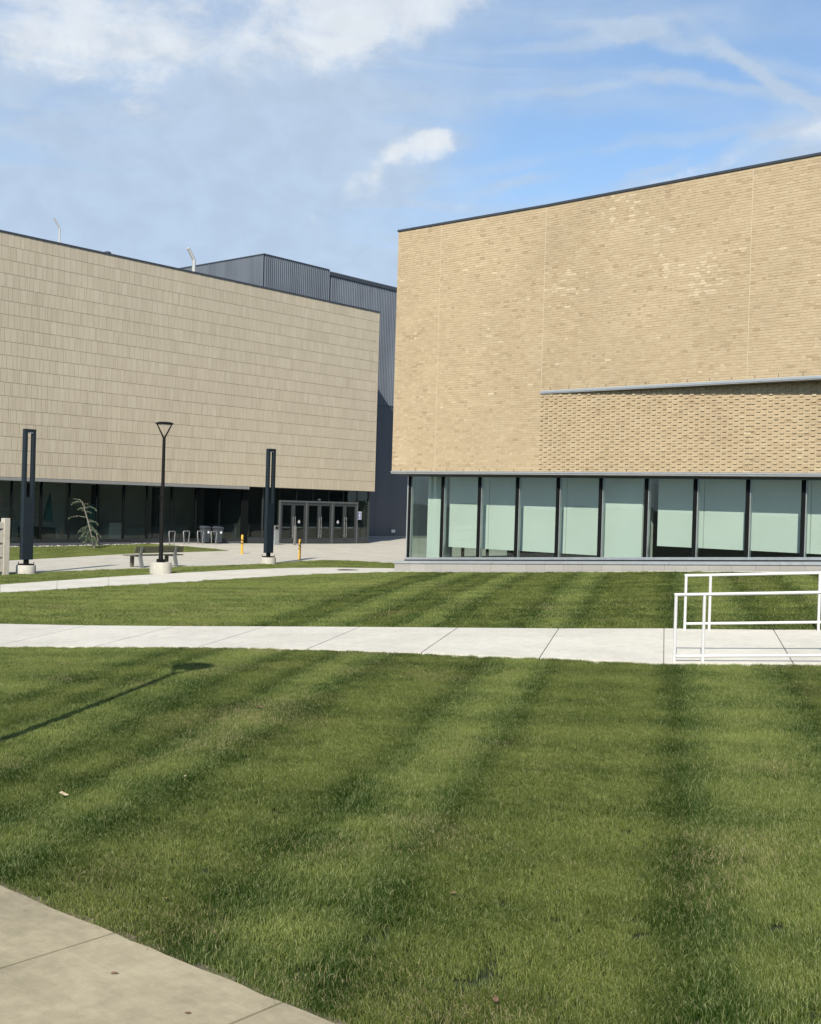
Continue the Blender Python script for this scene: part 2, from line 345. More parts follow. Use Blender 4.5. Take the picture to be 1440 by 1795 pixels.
# ------------------------------------------------------------------ terrain
def RF(r, f): return (r*Rv[0]+f*Fv[0], r*Rv[1]+f*Fv[1])
TP = np.array([(-6.4, 3.8, .165), (-3.67, 3.88, .165), (-12, 3.8, .12), (5, 3.8, .3), (0, 0, .25), (-5, 0, .2), (10, 0, .5), (-12, -6, .1), (0, -15, .3),
 RF(4.64, 19.7)+(.566,), RF(3.82, 16.8)+(.37,), (-20.5, 11.96, 0), (-17.55, 10.24, .02), RF(8.6, 18.8)+(.75,), RF(8., 15.9)+(.58,),
 (-26.5, 30, .22), (-16.2, 30, .85), (-11.6, 30, 1.1), (-5, 30, 1.45), (4, 30, 1.8), (-33, 20, 0), (-35, 35, 0), (-42, 36, .08), (-32, 30, .02),
 (-46.4, 50, .09), (-47.3, 28, .12), (-46.6, 37, .25), (-47.3, 44, .14), (-47.3, 52, .1), (-51, 57.5, .22), (-51, 66, .25), (-42, 25, .03), (-40, 12, 0), (-28, 16, 0), (-25, 5, .03), (-29, 34, .08), (-28, 45, .1),
 (12, 18, 1.6), (20, 5, 1.2), (-30, -5, 0), (-9.6, 5.9, .10), (-12.6, 10.4, .27), (-8, 3.75, .155), (-5, 3.83, .165), (-9.5, 3.7, .14)])
def _solve():
    P = TP[:, :2]; D = np.sqrt(((P[:, None]-P[None])**2).sum(-1)); n = len(P)
    A = np.zeros((n+3, n+3)); A[:n, :n] = -D; A[:n, n] = 1; A[:n, n+1:] = P; A[n, :n] = 1; A[n+1:, :n] = P.T
    return np.linalg.solve(A, np.concatenate([TP[:, 2], [0, 0, 0]]))
_w = _solve()
def hgt(x, y):
    x = np.asarray(x, float); y = np.asarray(y, float); n = len(TP)
    dd = np.sqrt((x[..., None]-TP[:, 0])**2+(y[..., None]-TP[:, 1])**2)
    z = -(dd*_w[:n]).sum(-1)+_w[n]+_w[n+1]*x+_w[n+2]*y
    k = np.clip((75-np.hypot(x+20, y-22))/30, 0, 1); k = k*k*(3-2*k)
    q = np.clip((5.6-y)/1.7, 0, 1)*np.clip((13-x)/6, 0, 1)*np.clip((x+20)/6, 0, 1); q = q*q*(3-2*q)
    return (np.clip(z, -.3, 2.5)*(1-q)+.165*q)*k
def hz(x, y): return float(hgt(x, y))

def drape(name, poly, off, m, parent=None, cell=1., skirt=.10, tone=.5, bev=0.):
    bm = bmesh.new(); f = bm.faces.new([bm.verts.new((x, y, 0)) for x, y in poly]); f.normal_update()
    if f.normal.z < 0: f.normal_flip()
    if cell:
        xs = [p[0] for p in poly]; ys = [p[1] for p in poly]
        for k in range(math.floor(min(xs)/cell), math.ceil(max(xs)/cell)+1):
            bmesh.ops.bisect_plane(bm, geom=bm.verts[:]+bm.edges[:]+bm.faces[:], plane_co=(k*cell+.003, 0, 0), plane_no=(1, 0, 0), dist=1e-5)
        for k in range(math.floor(min(ys)/cell), math.ceil(max(ys)/cell)+1):
            bmesh.ops.bisect_plane(bm, geom=bm.verts[:]+bm.edges[:]+bm.faces[:], plane_co=(0, k*cell+.003, 0), plane_no=(0, 1, 0), dist=1e-5)
    P = np.array([v.co[:2] for v in bm.verts]); Z = hgt(P[:, 0], P[:, 1])+off
    for v, z in zip(bm.verts, Z): v.co.z = z
    if skirt:
        r = bmesh.ops.extrude_edge_only(bm, edges=[e for e in bm.edges if e.is_boundary])
        for v in r['geom']:
            if isinstance(v, bmesh.types.BMVert): v.co.z -= skirt
    bmesh.ops.recalc_face_normals(bm, faces=bm.faces[:])
    if sum(ff.normal.z*ff.calc_area() for ff in bm.faces) < 0:
        for ff in bm.faces: ff.normal_flip()
    me = bpy.data.meshes.new(name); bm.to_mesh(me); bm.free()
    at = me.attributes.new('tone', 'FLOAT', 'FACE'); at.data.foreach_set('value', [tone]*len(me.polygons))
    me.materials.append(MATS[m]); o = bpy.data.objects.new(name, me); COL.objects.link(o)
    if parent: o.parent = parent
    return o

def ground():
    a = np.concatenate([[-4000, -1200, -400, -150, -90], np.arange(-75, -30, 1.5), np.arange(-30, 8, .5), np.arange(8, 41, 1.5), [60, 90, 150, 400, 1200, 4000]])
    b = np.concatenate([[-4000, -1200, -400, -150, -80, -50], np.arange(-30, 0, 1.5), np.arange(0, 34, .5), np.arange(34, 81, 1.5), [100, 150, 400, 1200, 4000]])
    X, Y = np.meshgrid(a, b, indexing='ij'); Z = hgt(X, Y)-.03; ny = len(b)
    v = np.stack([X, Y, Z], -1).reshape(-1, 3).tolist()
    f = [(i*ny+j, (i+1)*ny+j, (i+1)*ny+j+1, i*ny+j+1) for i in range(len(a)-1) for j in range(ny-1)]
    me = bpy.data.meshes.new('ground'); me.from_pydata(v, [], f); me.materials.append(MATS['soil'])
    o = bpy.data.objects.new('ground', me); COL.objects.link(o); return kind(o, 'structure')
ground()

# ---- near sidewalk (old, tan), slabs 1.3 m
def edge_y(x): return 3.80+(x+6.4)*.026
walk = kind(bpy.data.objects.new('sidewalk', None), 'structure'); COL.objects.link(walk)
JX = [-5.31+1.30*k for k in range(-8, 13)]
for i in range(len(JX)-1):
    a, b = JX[i]+.008, JX[i+1]-.008
    top = [(b, edge_y(b))]
    n = 9
    for k in range(1, n):                                         # chipped, slightly worn lawn edge
        x = b+(a-b)*k/n; top.append((x, edge_y(x)+rng.uniform(-.012, .006)))
    top.append((a, edge_y(a)))
    drape('slab', [(a, 2.25), (b, 2.25)]+top, .035, 'concrete_old', walk, 0, .12, rng.uniform(.2, .8))
    drape('slab', [(a, .70), (b, .70), (b, 2.238), (a, 2.238)], .035, 'concrete_old', walk, 0, .12, rng.uniform(.2, .8))
drape('joint_bed', [(-15.6, .7), (10, .7), (10, edge_y(10)-.02), (-15.6, edge_y(-15.6)-.02)], .012, 'mulch', walk, 1., 0)

kind(drape('dirt_edge', [(-15.6, edge_y(-15.6)-.03), (10, edge_y(10)-.03), (10, edge_y(10)+.09), (-15.6, edge_y(-15.6)+.09)], .010, 'dirt', None, 1., 0), 'structure')
# ---- white front path climbing to the right
PD = np.array([RF(.977, -.213)]).ravel(); PD /= np.linalg.norm(PD); PN = np.array([-PD[1], PD[0]])
PA = np.array(RF(4.64, 19.7))
def pt(t, s): q = PA+PD*t+PN*s; return (float(q[0]), float(q[1]))
path = kind(bpy.data.objects.new('path', None), 'structure'); COL.objects.link(path)
PW0, PW1 = -3.02, .12
for k in range(-13, 6):
    a, b = -.28+1.79*k+.008, -.28+1.79*(k+1)-.008
    drape('slab', [pt(a, PW0), pt(b, PW0), pt(b, PW1), pt(a, PW1)], .035, 'concrete_new', path, 0, .12, rng.uniform(.3, .8))
drape('joint_bed', [pt(-24, PW0+.02), pt(10.6, PW0+.02), pt(10.6, PW1-.02), pt(-24, PW1-.02)], .022, 'joint_fill', path, 1., 0)

# ---- second path curving to the brick building, mow strip, plaza
P2T = [(-28.9, 9.0), (-29.31, 17.05), (-30.15, 21.16), (-30.53, 23.84), (-30.79, 25.48), (-31.23, 27.65), (-31.5, 30.0), (-30.9, 31.8), (-29.27, 33.2), (-26.6, 33.6)]
P2B = [(-26.6, 9.0), (-26.96, 15.69), (-27.0, 18.97), (-26.75, 21.99), (-26.8, 23.82), (-26.85, 25.79), (-26.6, 27.44), (-26.1, 28.6), (-25.4, 29.45), (-24.5, 29.75)]
def side_path():
    o = kind(bpy.data.objects.new('side_path', None), 'structure'); COL.objects.link(o)
    n = len(P2T)
    def lerp(a, b, t): return (a[0]+(b[0]-a[0])*t, a[1]+(b[1]-a[1])*t)
    stops = []
    for i in range(n-1):
        L = max(math.dist(P2T[i], P2T[i+1]), .1); m_ = max(1, round(L/2.0))
        for k in range(m_): stops.append((lerp(P2T[i], P2T[i+1], k/m_), lerp(P2B[i], P2B[i+1], k/m_)))
    stops.append((P2T[-1], P2B[-1]))
    for (a, b), (c, e) in zip(stops[:-1], stops[1:]):
        g = .006/max(math.dist(a, c), .2); g2 = .006/max(math.dist(b, e), .2)
        drape('slab', [lerp(a, c, g), lerp(b, e, g2), lerp(b, e, 1-g2), lerp(a, c, 1-g)], .035, 'concrete_new', o, 1., .12, rng.uniform(.35, .7))
    drape('joint_bed', P2T+P2B[::-1], .022, 'joint_fill', o, 1., 0)
side_path()
drape('mow_strip', [(-24.52, 29.78), (-24.0, 29.72), (-3, 29.35), (-3, 30.1), (-26.38, 30.1), (-26.38, 29.5), (-25.4, 29.5)], .03, 'concrete_new', None, 1., .1, .45)
bpy.data.objects['mow_strip']['kind'] = 'structure'
PLOW = [(-33.0, 5.0), (-33.46, 19.45), (-33.5, 21.5), (-33.55, 23.98), (-34.0, 28.24), (-34.45, 32.1), (-35.35, 34.38), (-35.55, 36.0), (-34.6, 36.9), (-32.55, 37.2), (-29.0, 37.5)]
PUP = [(-47.3, 35.6), (-45.81, 35.72), (-43.82, 36.22), (-42.2, 36.6), (-41.75, 33.5), (-41.46, 30.07), (-39.44, 23.26), (-38.2, 18.5), (-37.5, 5.0)]
kind(drape('plaza', PLOW+[(-26.6, 37.6), (-26.6, 73), (-50.99, 73), (-50.99, 51.9), (-47.3, 51.9)]+PUP, .03, 'concrete_plaza', None, 1., .1), 'structure')

# ------------------------------------------------------------------ lawns
STRIPES = [(-7.4, .17), (-6.6, .13), (-5.6, .17), (-4.75, .12), (-4.0, .18), (-2.45, .19), (-1.60, .14), (.22, .19), (1.55, .18), (2.75, .16), (3.6, .16), (4.6, .2), (5.9, .2)]
SD = np.array([math.cos(rad(12.5)), -math.sin(rad(12.5))])
SNX, SNY = Rv*SD[0]+Fv*SD[1], None
def vnoise(x, y, s, seed=0):
    r = np.random.default_rng(seed); G = r.random((97, 97)); u = np.asarray(x)/s+500; v = np.asarray(y)/s+500
    i = np.floor(u).astype(int); j = np.floor(v).astype(int); a = u-i; b = v-j; a = a*a*(3-2*a); b = b*b*(3-2*b)
    g = lambda p, q: G[p % 97, q % 97]
    return (g(i, j)*(1-a)+g(i+1, j)*a)*(1-b)+(g(i, j+1)*(1-a)+g(i+1, j+1)*a)*b
def fbm(x, y, s, seed): return .55*vnoise(x, y, s, seed)+.3*vnoise(x, y, s/2.1, seed+1)+.15*vnoise(x, y, s/4.3, seed+2)
def lawn_tone(x, y):
    s = x*SNX[0]+y*SNX[1]; s = s+(fbm(x, y, 1.3, 3)-.5)*.14
    t = .64+(fbm(x, y, 2.2, 11)-.5)*.55+(fbm(x, y, .45, 21)-.5)*.62
    for c, sg in STRIPES: t -= .50*np.exp(-.5*((s-c)/sg)**2)  # sheen of the leaning mown blades is put into their colour
    t += .14*np.exp(-.5*((s+.32)/.2)**2)+.10*np.exp(-.5*((s+3.1)/.25)**2)
    t -= .10*np.clip((s+.02)/.06, 0, 1)*np.exp(-np.clip(s, 0, None)/.45)
    fy = x*Fv[0]+y*Fv[1]+.2*s
    t += .12*np.sin(fy*2*math.pi/1.15+2*(fbm(x, y, 3, 31)-.5)) + .20*(vnoise(fy, s*.12, .45, 41)-.5)
    t = t+rng.normal(0, .11, np.shape(x))+(fbm(x, y, .16, 91)-.5)*.35
    return np.clip(t, 0, 1)
def lawn_dry(x, y):
    a = fbm(x, y, 1.1, 51); return np.clip((a-.58)*2.6, 0, .6)
def inside(x, y, poly):
    c = np.zeros(len(x), bool); n = len(poly)
    for i in range(n):
        x0, y0 = poly[i]; x1, y1 = poly[(i+1) % n]
        if y0 == y1: continue
        k = ((y0 > y) != (y1 > y)) & (x < (x1-x0)*(y-y0)/(y1-y0)+x0); c ^= k
    return c
def patch(name, seed, radius, n, hh, wd):
    r = np.random.default_rng(seed); V = []; Fc = []; bt = []; ht = []
    for i in range(n):
        rr = radius*math.sqrt(r.random()); a = r.random()*6.283; x, y = rr*math.cos(a), rr*math.sin(a)
        H = hh*r.uniform(.55, 1.15); la = r.normal(math.pi/2, 1.1); ln = H*r.uniform(.25, .95); wa = r.random()*3.1416; W = wd*r.uniform(.6, 1.2)/2
        wx, wy = W*math.cos(wa), W*math.sin(wa); lx, ly = ln*math.cos(la), ln*math.sin(la); o = len(V)
        V += [(x-wx, y-wy, -.01), (x+wx, y+wy, -.01), (x+wx*.8+lx*.35, y+wy*.8+ly*.35, H*.6), (x-wx*.8+lx*.35, y-wy*.8+ly*.35, H*.6), (x+lx, y+ly, H*.92)]
        Fc += [(o, o+1, o+2, o+3), (o+3, o+2, o+4)]; q = r.random(); bt += [q, q]; ht += [.3, .9]
    me = bpy.data.meshes.new(name); me.from_pydata(V, [], Fc); me.materials.append(MATS['grass_blades'])
    for nm, vals in (('bt', bt), ('hh', ht)): me.attributes.new(nm, 'FLOAT', 'FACE').data.foreach_set('value', vals)
    return bpy.data.objects.new(name, me)
def patch_col(name, n, radius, cnt, hh, wd):
    c = bpy.data.collections.new(name)
    for k in range(n): c.objects.link(patch('turf_clump', 100+k+len(name)*17, radius, cnt, hh, wd))
    return c
PC_NEAR = patch_col('turf_near', 10, .085, 84, .048, .0037)
PC_FAR = patch_col('turf_far', 6, .17, 130, .055, .0080)
def gn_tree(col):
    g = bpy.data.node_groups.new('turf', 'GeometryNodeTree')
    g.interface.new_socket('Geometry', in_out='INPUT', socket_type='NodeSocketGeometry'); g.interface.new_socket('Geometry', in_out='OUTPUT', socket_type='NodeSocketGeometry')
    N = g.nodes.new; L = g.links.new; gi = N('NodeGroupInput'); go = N('NodeGroupOutput'); ip = N('GeometryNodeInstanceOnPoints'); ci = N('GeometryNodeCollectionInfo')
    ci.inputs['Collection'].default_value = col; ci.inputs['Separate Children'].default_value = True; ci.inputs['Reset Children'].default_value = True
    def attr(nm, ty):
        a = N('GeometryNodeInputNamedAttribute'); a.data_type = ty; a.inputs['Name'].default_value = nm; return [o for o in a.outputs if o.enabled][0]
    e2r = N('FunctionNodeEulerToRotation'); L(attr('rot', 'FLOAT_VECTOR'), e2r.inputs[0])
    L(gi.outputs[0], ip.inputs['Points']); L(ci.outputs[0], ip.inputs['Instance']); ip.inputs['Pick Instance'].default_value = True
    L(attr('pick', 'INT'), ip.inputs['Instance Index']); L(e2r.outputs[0], ip.inputs['Rotation']); L(attr('scl', 'FLOAT'), ip.inputs['Scale']); L(ip.outputs[0], go.inputs[0])
    return g
GN = {}
def turf(name, poly, dens, pc, label=None, taper=None, holes=()):
    xs = [p[0] for p in poly]; ys = [p[1] for p in poly]; A = (max(xs)-min(xs))*(max(ys)-min(ys)); n = int(A*dens)
    x = rng.uniform(min(xs), max(xs), n); y = rng.uniform(min(ys), max(ys), n); k = inside(x, y, poly)
    for hpoly in holes: k &= ~inside(x, y, hpoly)
    x, y = x[k], y[k]
    F_ = x*Fv[0]+y*Fv[1]; Rr = x*Rv[0]+y*Rv[1]
    k = (F_ > 2.5) & (np.abs(Rr) < F_*.46+4.5); x, y = x[k], y[k]; n = len(x); z = hgt(x, y)
    me = bpy.data.meshes.new(name); me.from_pydata(np.stack([x, y, z], -1).tolist(), [], [])
    s = x*SNX[0]+y*SNX[1]; band = np.zeros(n, int)
    for c, sg in STRIPES: band += (s > c).astype(int)
    ang = rad(12.5); base = YAW-ang+np.where(band % 2 == 0, 0, math.pi)
    rot = np.stack([rng.normal(0, .07, n), rng.normal(0, .07, n), base+rng.normal(0, .7, n)], -1)
    me.attributes.new('rot', 'FLOAT_VECTOR', 'POINT').data.foreach_set('vector', rot.ravel())
    me.attributes.new('scl', 'FLOAT', 'POINT').data.foreach_set('value', rng.uniform(.78, 1.18, n)*(.9+.25*(fbm(x, y, .8, 61)-.5)))
    me.attributes.new('pick', 'INT', 'POINT').data.foreach_set('value', rng.integers(0, 1000, n).astype(np.int32))
    me.attributes.new('tone', 'FLOAT', 'POINT').data.foreach_set('value', lawn_tone(x, y)); me.attributes.new('dry', 'FLOAT', 'POINT').data.foreach_set('value', lawn_dry(x, y))
    o = bpy.data.objects.new('grass', me); COL.objects.link(o); me.materials.append(MATS['grass_blades'])
    if pc.name not in GN: GN[pc.name] = gn_tree(pc)
    md = o.modifiers.new('turf', 'NODES'); md.node_group = GN[pc.name]
    kind(o, 'stuff'); tag(o, label, 'grass'); return o
g_near = [(-15.5, edge_y(-15.5)+.035), (9, edge_y(9)+.035), pt(11, PW0-.06), pt(-18, PW0-.06)]
turf('near_lawn', g_near, 330, PC_NEAR, 'striped mown lawn between the tan sidewalk and the white path')
fl = [pt(-9.4, PW1+.10), pt(10, PW1+.10), (0, 29.1), (-3, 29.22), (-23.9, 29.6), (-24.6, 29.62), (-25.3, 29.3), (-25.95, 28.5), (-26.45, 27.4), (-26.7, 25.8), (-26.65, 23.8), (-26.6, 22), (-26.85, 18.97), (-26.8, 15.6), (-26.4, 9)]
turf('far_lawn', fl, 75, PC_FAR, 'striped lawn between the white path and the brick building')
strip = [(x-.12, y) for x, y in P2T[:-1]]+[(-26.7, 33.75), (-26.7, 37.4)]+[(x+.12, y-.05) for x, y in PLOW[::-1]]
turf('strip_lawn', strip, 60, PC_FAR, 'narrow grass strip along the plaza under the dark light columns')
tri = [(-47.0, 8), (-46.9, 35.2), (-45.7, 35.6), (-43.7, 36.1), (-42.35, 36.4), (-41.9, 33.5), (-41.6, 30.07), (-39.6, 23.26), (-38.4, 18.5), (-37.7, 8)]
turf('tri_lawn', tri, 60, PC_FAR, 'pointed patch of grass in front of the tiled building')

# ------------------------------------------------------------------ brick building (right)
BB = thing('brick_building', 'buff brick building with a glazed ground floor and a dark roof edge', 'building')
BX0, BX1, BY, BZ0, BZ1 = -26.5, -4.0, 30.0, 3.70, 11.93
XJ, ZJ = -20.42, 6.20; TILT = rad(2.5); CH = .0744; PER = .3372; JT = .010
# cores: lower wall and the folded-out upper right wall
core = MB(); core.box(BX0+.008, XJ, BY+.006, BY+.32, BZ0, BZ1-.02); core.box(XJ, BX1, BY+.006, BY+.32, BZ0, ZJ+.04)
core.obj('mortar_bed', 'mortar', BB)
fx, fy = BX1, BY-(BX1-XJ)*math.tan(TILT)
up_ = MB(); up_.prism([(XJ+.004, BY+.006), (fx, fy+.006), (fx, BY+.32), (XJ+.004, BY+.32)], ZJ, BZ1-.02)
up_.obj('folded_mortar_bed', 'mortar', BB)
ST, HD = PER*2/3, PER/3
ends = [(BX0, -24.61), (-24.595, XJ-.006), (XJ+.006, -13.56), (-13.545, BX1)]
pieces = []                                                        # (x, z, width, proud, tilted, tone)
def tone_of(x, z, kk):
    t = float(np.clip(rng.normal(.5, .14)+(fbm(np.array(x), np.array(z), 1.6, 71)-.5)*.25, .05, .80))
    q = rng.random()
    p_light = .003+.75*max(0, float(vnoise(np.array(x), np.array(z*1.6), 1.5, 81))-.60)*(1 if x > XJ and z > 8.6 else .10)
    if q < p_light: t = rng.uniform(.84, 1.)
    elif q < p_light+.03: t = rng.uniform(0, .12)
    return t
nrow = int((BZ1-.03-BZ0)/CH)
for r in range(nrow):
    z = BZ0+r*CH
    for (a, b) in ends:
        tl = a > XJ and z+CH*.5 > ZJ
        if a > XJ and z+CH > ZJ-.10 and z < ZJ+.01: continue        # the ledge sits here
        x = a-(PER*.5 if r % 2 else 0)-PER*.16; i = 0
        while x < b:
            wd = ST if i % 2 == 0 else HD; x0, x1 = max(x, a), min(x+wd-JT, b)
            if x1-x0 > .03:
                pr = .027 if (i % 2 == 1 and a > XJ and not tl and abs(wd-JT-(x1-x0)) < .002) else rng.uniform(-.0015, .002)
                if not (pr > .01) or True: pieces.append((x0, z, x1-x0, pr, tl, tone_of(x, z, r), i % 2))
            x += wd; i += 1
def brick_at(p, tl):
    if not tl: return (p, BY)
    return (XJ+(p-XJ)*math.cos(TILT), BY-(p-XJ)*math.sin(TILT))
full = []
for k, p in enumerate(pieces):
    if p[6] == 0 and abs(p[2]-(ST-JT)) < .002:
        bx, by = brick_at(p[0], p[4]); u1 = proj((bx, by, p[1])); u2 = proj((bx+p[2], by, p[1]+CH))
        if u2[0] < 1439 and u1[1] > 0: full.append(((u2[0]-u1[0])*abs(u1[1]-u2[1]), k))
full.sort(reverse=True); single = set(k for _, k in full[:298])
var = [MB().box(0, ST-JT, 0, .012, .005, CH-.005, t, skip=(4,)).mesh('brick', 'brick_clay') for t in (.1, .3, .4, .48, .55, .62, .72, .95)]
vt = [.1, .3, .4, .48, .55, .62, .72, .95]
rest = MB()
for k, (x, z, wd, pr, tl, tn, odd) in enumerate(pieces):
    bx, by = brick_at(x, tl)
    if k in single:
        inst('brick', var[min(range(8), key=lambda q: abs(vt[q]-tn))], BB, (bx, by-pr, z), -TILT if tl else 0)
    elif tl:
        cx, sy = math.cos(TILT), math.sin(TILT); y0 = by-pr
        P = lambda u, d_, zz: (bx+u*cx+d_*sy, y0-u*sy+d_*cx, zz)
        v = [P(0, 0, z+.005), P(wd, 0, z+.005), P(wd, .012+pr, z+.005), P(0, .012+pr, z+.005), P(0, 0, z+CH-.005), P(wd, 0, z+CH-.005), P(wd, .012+pr, z+CH-.005), P(0, .012+pr, z+CH-.005)]
        rest.add(v, [f for i, f in enumerate(MB.BF) if i != 4], tn)
    else: rest.box(x, x+wd, by-pr, by+.012, z+.005, z+CH-.005, tn, skip=(4,))
kind(rest.obj('brick_courses', 'brick_clay', BB), 'stuff')
for jx in (-24.6025, XJ, -13.5525):
    mb = MB()
    if jx < XJ-.1: mb.box(jx-.009, jx+.009, BY+.001, BY+.02, BZ0, BZ1-.03)
    elif jx == XJ: mb.box(jx-.007, jx+.007, BY+.001, BY+.02, BZ0, BZ1-.03)
    else:
        mb.box(jx-.009, jx+.009, BY+.002, BY+.02, BZ0, ZJ-.10)
        bx, by = brick_at(jx, True); mb.box(bx-.009, bx+.009, by+.002, by+.02, ZJ, BZ1-.03)
    mb.obj('control_joint', 'sealant', BB)
# ledge, bottom trim, coping
cx, sy = math.cos(TILT), math.sin(TILT)
lz0, lz1 = ZJ-.095, ZJ-.004
led = MB().prism([(XJ-.02, BY-.03), (fx, fy-.035), (fx, BY+.2), (XJ-.02, BY+.2)], lz0+.03, lz1)
led.obj('ledge_trim', 'trim_metal', BB)
MB().prism([(XJ-.01, BY-.022), (fx, fy-.024), (fx, BY+.2), (XJ-.01, BY+.2)], lz0, lz0+.027).obj('ledge_lip', 'trim_grey', BB)
MB().box(BX0-.02, BX1, BY-.035, BY+.3, BZ0-.045, BZ0-.003).obj('bottom_trim', 'trim_metal', BB)
MB().box(BX0-.01, BX1, BY-.022, BY+.3, BZ0-.095, BZ0-.048).obj('bottom_trim_lip', 'trim_grey', BB)
cp = MB().box(BX0-.03, XJ, BY-.03, BY+.5, BZ1-.02, BZ1+.045); cp.obj('coping', 'coping_dark', BB)
MB().prism([(XJ, BY-.03), (fx, fy-.03), (fx, BY+.5), (XJ, BY+.5)], BZ1-.02, BZ1+.045).obj('coping', 'coping_dark', BB)
wp = MB()
for k in range(26):
    x = BX0+.4+k*PER*2.0
    if x < BX1-.2: wp.box(x, x+.012, BY-.0042, BY+.004, BZ0+.002, BZ0+CH*.95)
for k in range(20):
    x = XJ+.35+k*PER*2.0; bx, by = brick_at(x, True); wp.box(bx, bx+.012, by-.0042, by+.006, ZJ+.03, ZJ+.03+CH*.9)
wp.obj('weep_holes', 'gasket', BB)  # black slips on the face stand in for shade in the open joints
# sides, back and roof of the brick box
MB().box(BX0+.004, BX0+.3, BY+.33, 72, BZ0, BZ1-.02).obj('side_wall', 'brick_far', BB)
MB().box(BX0+.3, BX1, BY+.5, 72, BZ1-.5, BZ1-.1).obj('roof', 'coping_dark', BB)
MB().box(BX0, BX1, BY+.31, 72, BZ0-.12, BZ0-.1).obj('soffit', 'soffit', BB)
MB().box(BX0+.3, BX1, 71.7, 72, .2, BZ1-.1).obj('back_wall', 'brick_far', BB)
MB().box(BX1-.3, BX1-.01, BY+.33, 71.7, 1.2, BZ1-.1).obj('end_wall', 'brick_far', BB)
# glazing: frame follows the rising sill
GX0, GX1, GY = -26.08, BX1-.2, 30.45
def sill(x): return .74+(x+26.08)*(1.50-.74)/(26.08-11.55)
GT = 3.53
def slope_box(x0, x1, y0, y1, zb, zt):
    return [(x0, y0, zb(x0)), (x1, y0, zb(x1)), (x1, y1, zb(x1)), (x0, y1, zb(x0)), (x0, y0, zt(x0)), (x1, y0, zt(x1)), (x1, y1, zt(x1)), (x0, y1, zt(x0))]
MB().hexa(slope_box(GX0-.04, GX1, GY-.10, GY+.10, lambda x: sill(x)-.075, lambda x: sill(x))).obj('sill_frame', 'alu', BB)
MB().hexa(slope_box(GX0-.06, GX1, GY-.07, GY+.10, lambda x: sill(x)-.115, lambda x: sill(x)-.077)).obj('sill_gap', 'frame_dark', BB)
MB().box(GX0-.04, GX1, GY-.08, GY+.10, GT, BZ0-.122).obj('head_frame', 'alu_dark', BB)
mx = [GX0+.03, -24.59, -23.04, -21.53, -19.99, -18.46, -16.91, -15.35, -13.77, -12.2, -10.64, -9.08, -7.52, -5.96]
for i, x in enumerate(mx):
    mu = MB().box(x-.055, x+.050, GY-.012, GY+.14, sill(x)+.002, GT-.002).obj('mullion', 'gasket', BB)
    MB().box(x+.051, x+.082, GY+.03, GY+.13, sill(x)+.004, GT-.004).obj('fin', 'alu', mu)
MB().box(GX0-.045, GX0-.005, GY-.03, GY+.15, sill(GX0), GT).obj('corner_post', 'trim_metal', BB)
for a, b in zip(mx[:-1], mx[1:]):
    MB().hexa(slope_box(a+.087, b-.047, GY+.02, GY+.044, lambda x: sill(x)+.003, lambda x: GT-.003)).obj('pane', 'glass_green', BB)
for k in range(4):                                                  # glazed return on the plaza side
    y0 = GY+.16+k*1.5; MB().box(GX0-.02, GX0+.004, y0, y0+1.42, .72, GT-.01).obj('pane', 'glass_green', BB)
    MB().box(GX0-.05, GX0+.05, y0+1.425, y0+1.495, .72, GT-.01).obj('mullion', 'gasket', BB)
MB().box(GX0-.04, GX0+.02, GY+.15, GY+6.2, .62, .715).obj('return_sill', 'alu', BB)
MB().box(GX0-.2, GX0+.1, GY+6.16, 72, .05, BZ0-.125).obj('rear_ground_wall', 'metal_panel', BB)
# plinth
PY = 30.2
MB().hexa(slope_box(-26.46, GX1, PY-.03, GY+.11, lambda x: sill(x)-.205, lambda x: sill(x)-.118)).obj('plinth_cap', 'trim_metal', BB)
MB().hexa(slope_box(-26.40, GX1, PY+.03, GY+.2, lambda x: -.2, lambda x: sill(x)-.21)).obj('plinth_core', 'mortar', BB)
x = -26.42; i = 0
while x < -5:
    x1 = x+.687; g = MB().hexa(slope_box(x+.004, x1-.004, PY, PY+.028, lambda q: min(hz(q, 30.2)-.08, sill(q)-.3), lambda q: sill(q)-.212), rng.uniform(.3, .75))
    g.obj('stone', 'stone_grey', BB); x = x1; i += 1
for k in range(9):
    g = MB().box(-26.42, -26.392, PY+.03+k*.69, PY+.712+k*.69, -.1, .53, rng.uniform(.3, .75)); g.obj('stone', 'stone_grey', BB)
# gallery behind the glass
MB().hexa(slope_box(GX0+.06, GX1, GY+.2, 38, lambda x: sill(x)-.45, lambda x: sill(x)-.16)).obj('gallery_floor', 'room_floor', BB)
MB().box(GX0+.06, GX1, 37.7, 38, .3, GT+.02).obj('gallery_wall', 'room_dark', BB)
MB().box(GX0+.06, GX1, GY+.15, 37.7, GT+.02, GT+.05).obj('gallery_ceiling', 'room_grey', BB)
MB().box(GX1-.2, GX1, GY+.2, 37.7, .6, GT).obj('gallery_end_wall', 'room_dark', BB)
def panel(x0, x1, y0, zb, zt=GT+.015, th=.09): return MB().box(x0, x1, y0, y0+th, zb, zt).obj('hanging_panel', 'panel_white', BB)
for a, b, zb in ((-24.80, -23.12, 1.16), (-23.095, -20.08, 1.16), (-20.055, -18.80, 1.16), (-16.86, -15.39, 1.55), (-15.365, -12.25, 1.55), (-12.225, -10.7, 1.55), (-8.6, -7.1, 1.95), (-7.075, -4.4, 1.95)): panel(a, b, 31.1, zb)
for a, b in ((-25.60, -25.02), (-18.72, -17.28), (-10.5, -9.0)):
    MB().box(a, b, 30.92, 31.6, sill(a)-.2, GT+.015).obj('white_pier', 'panel_white', BB)

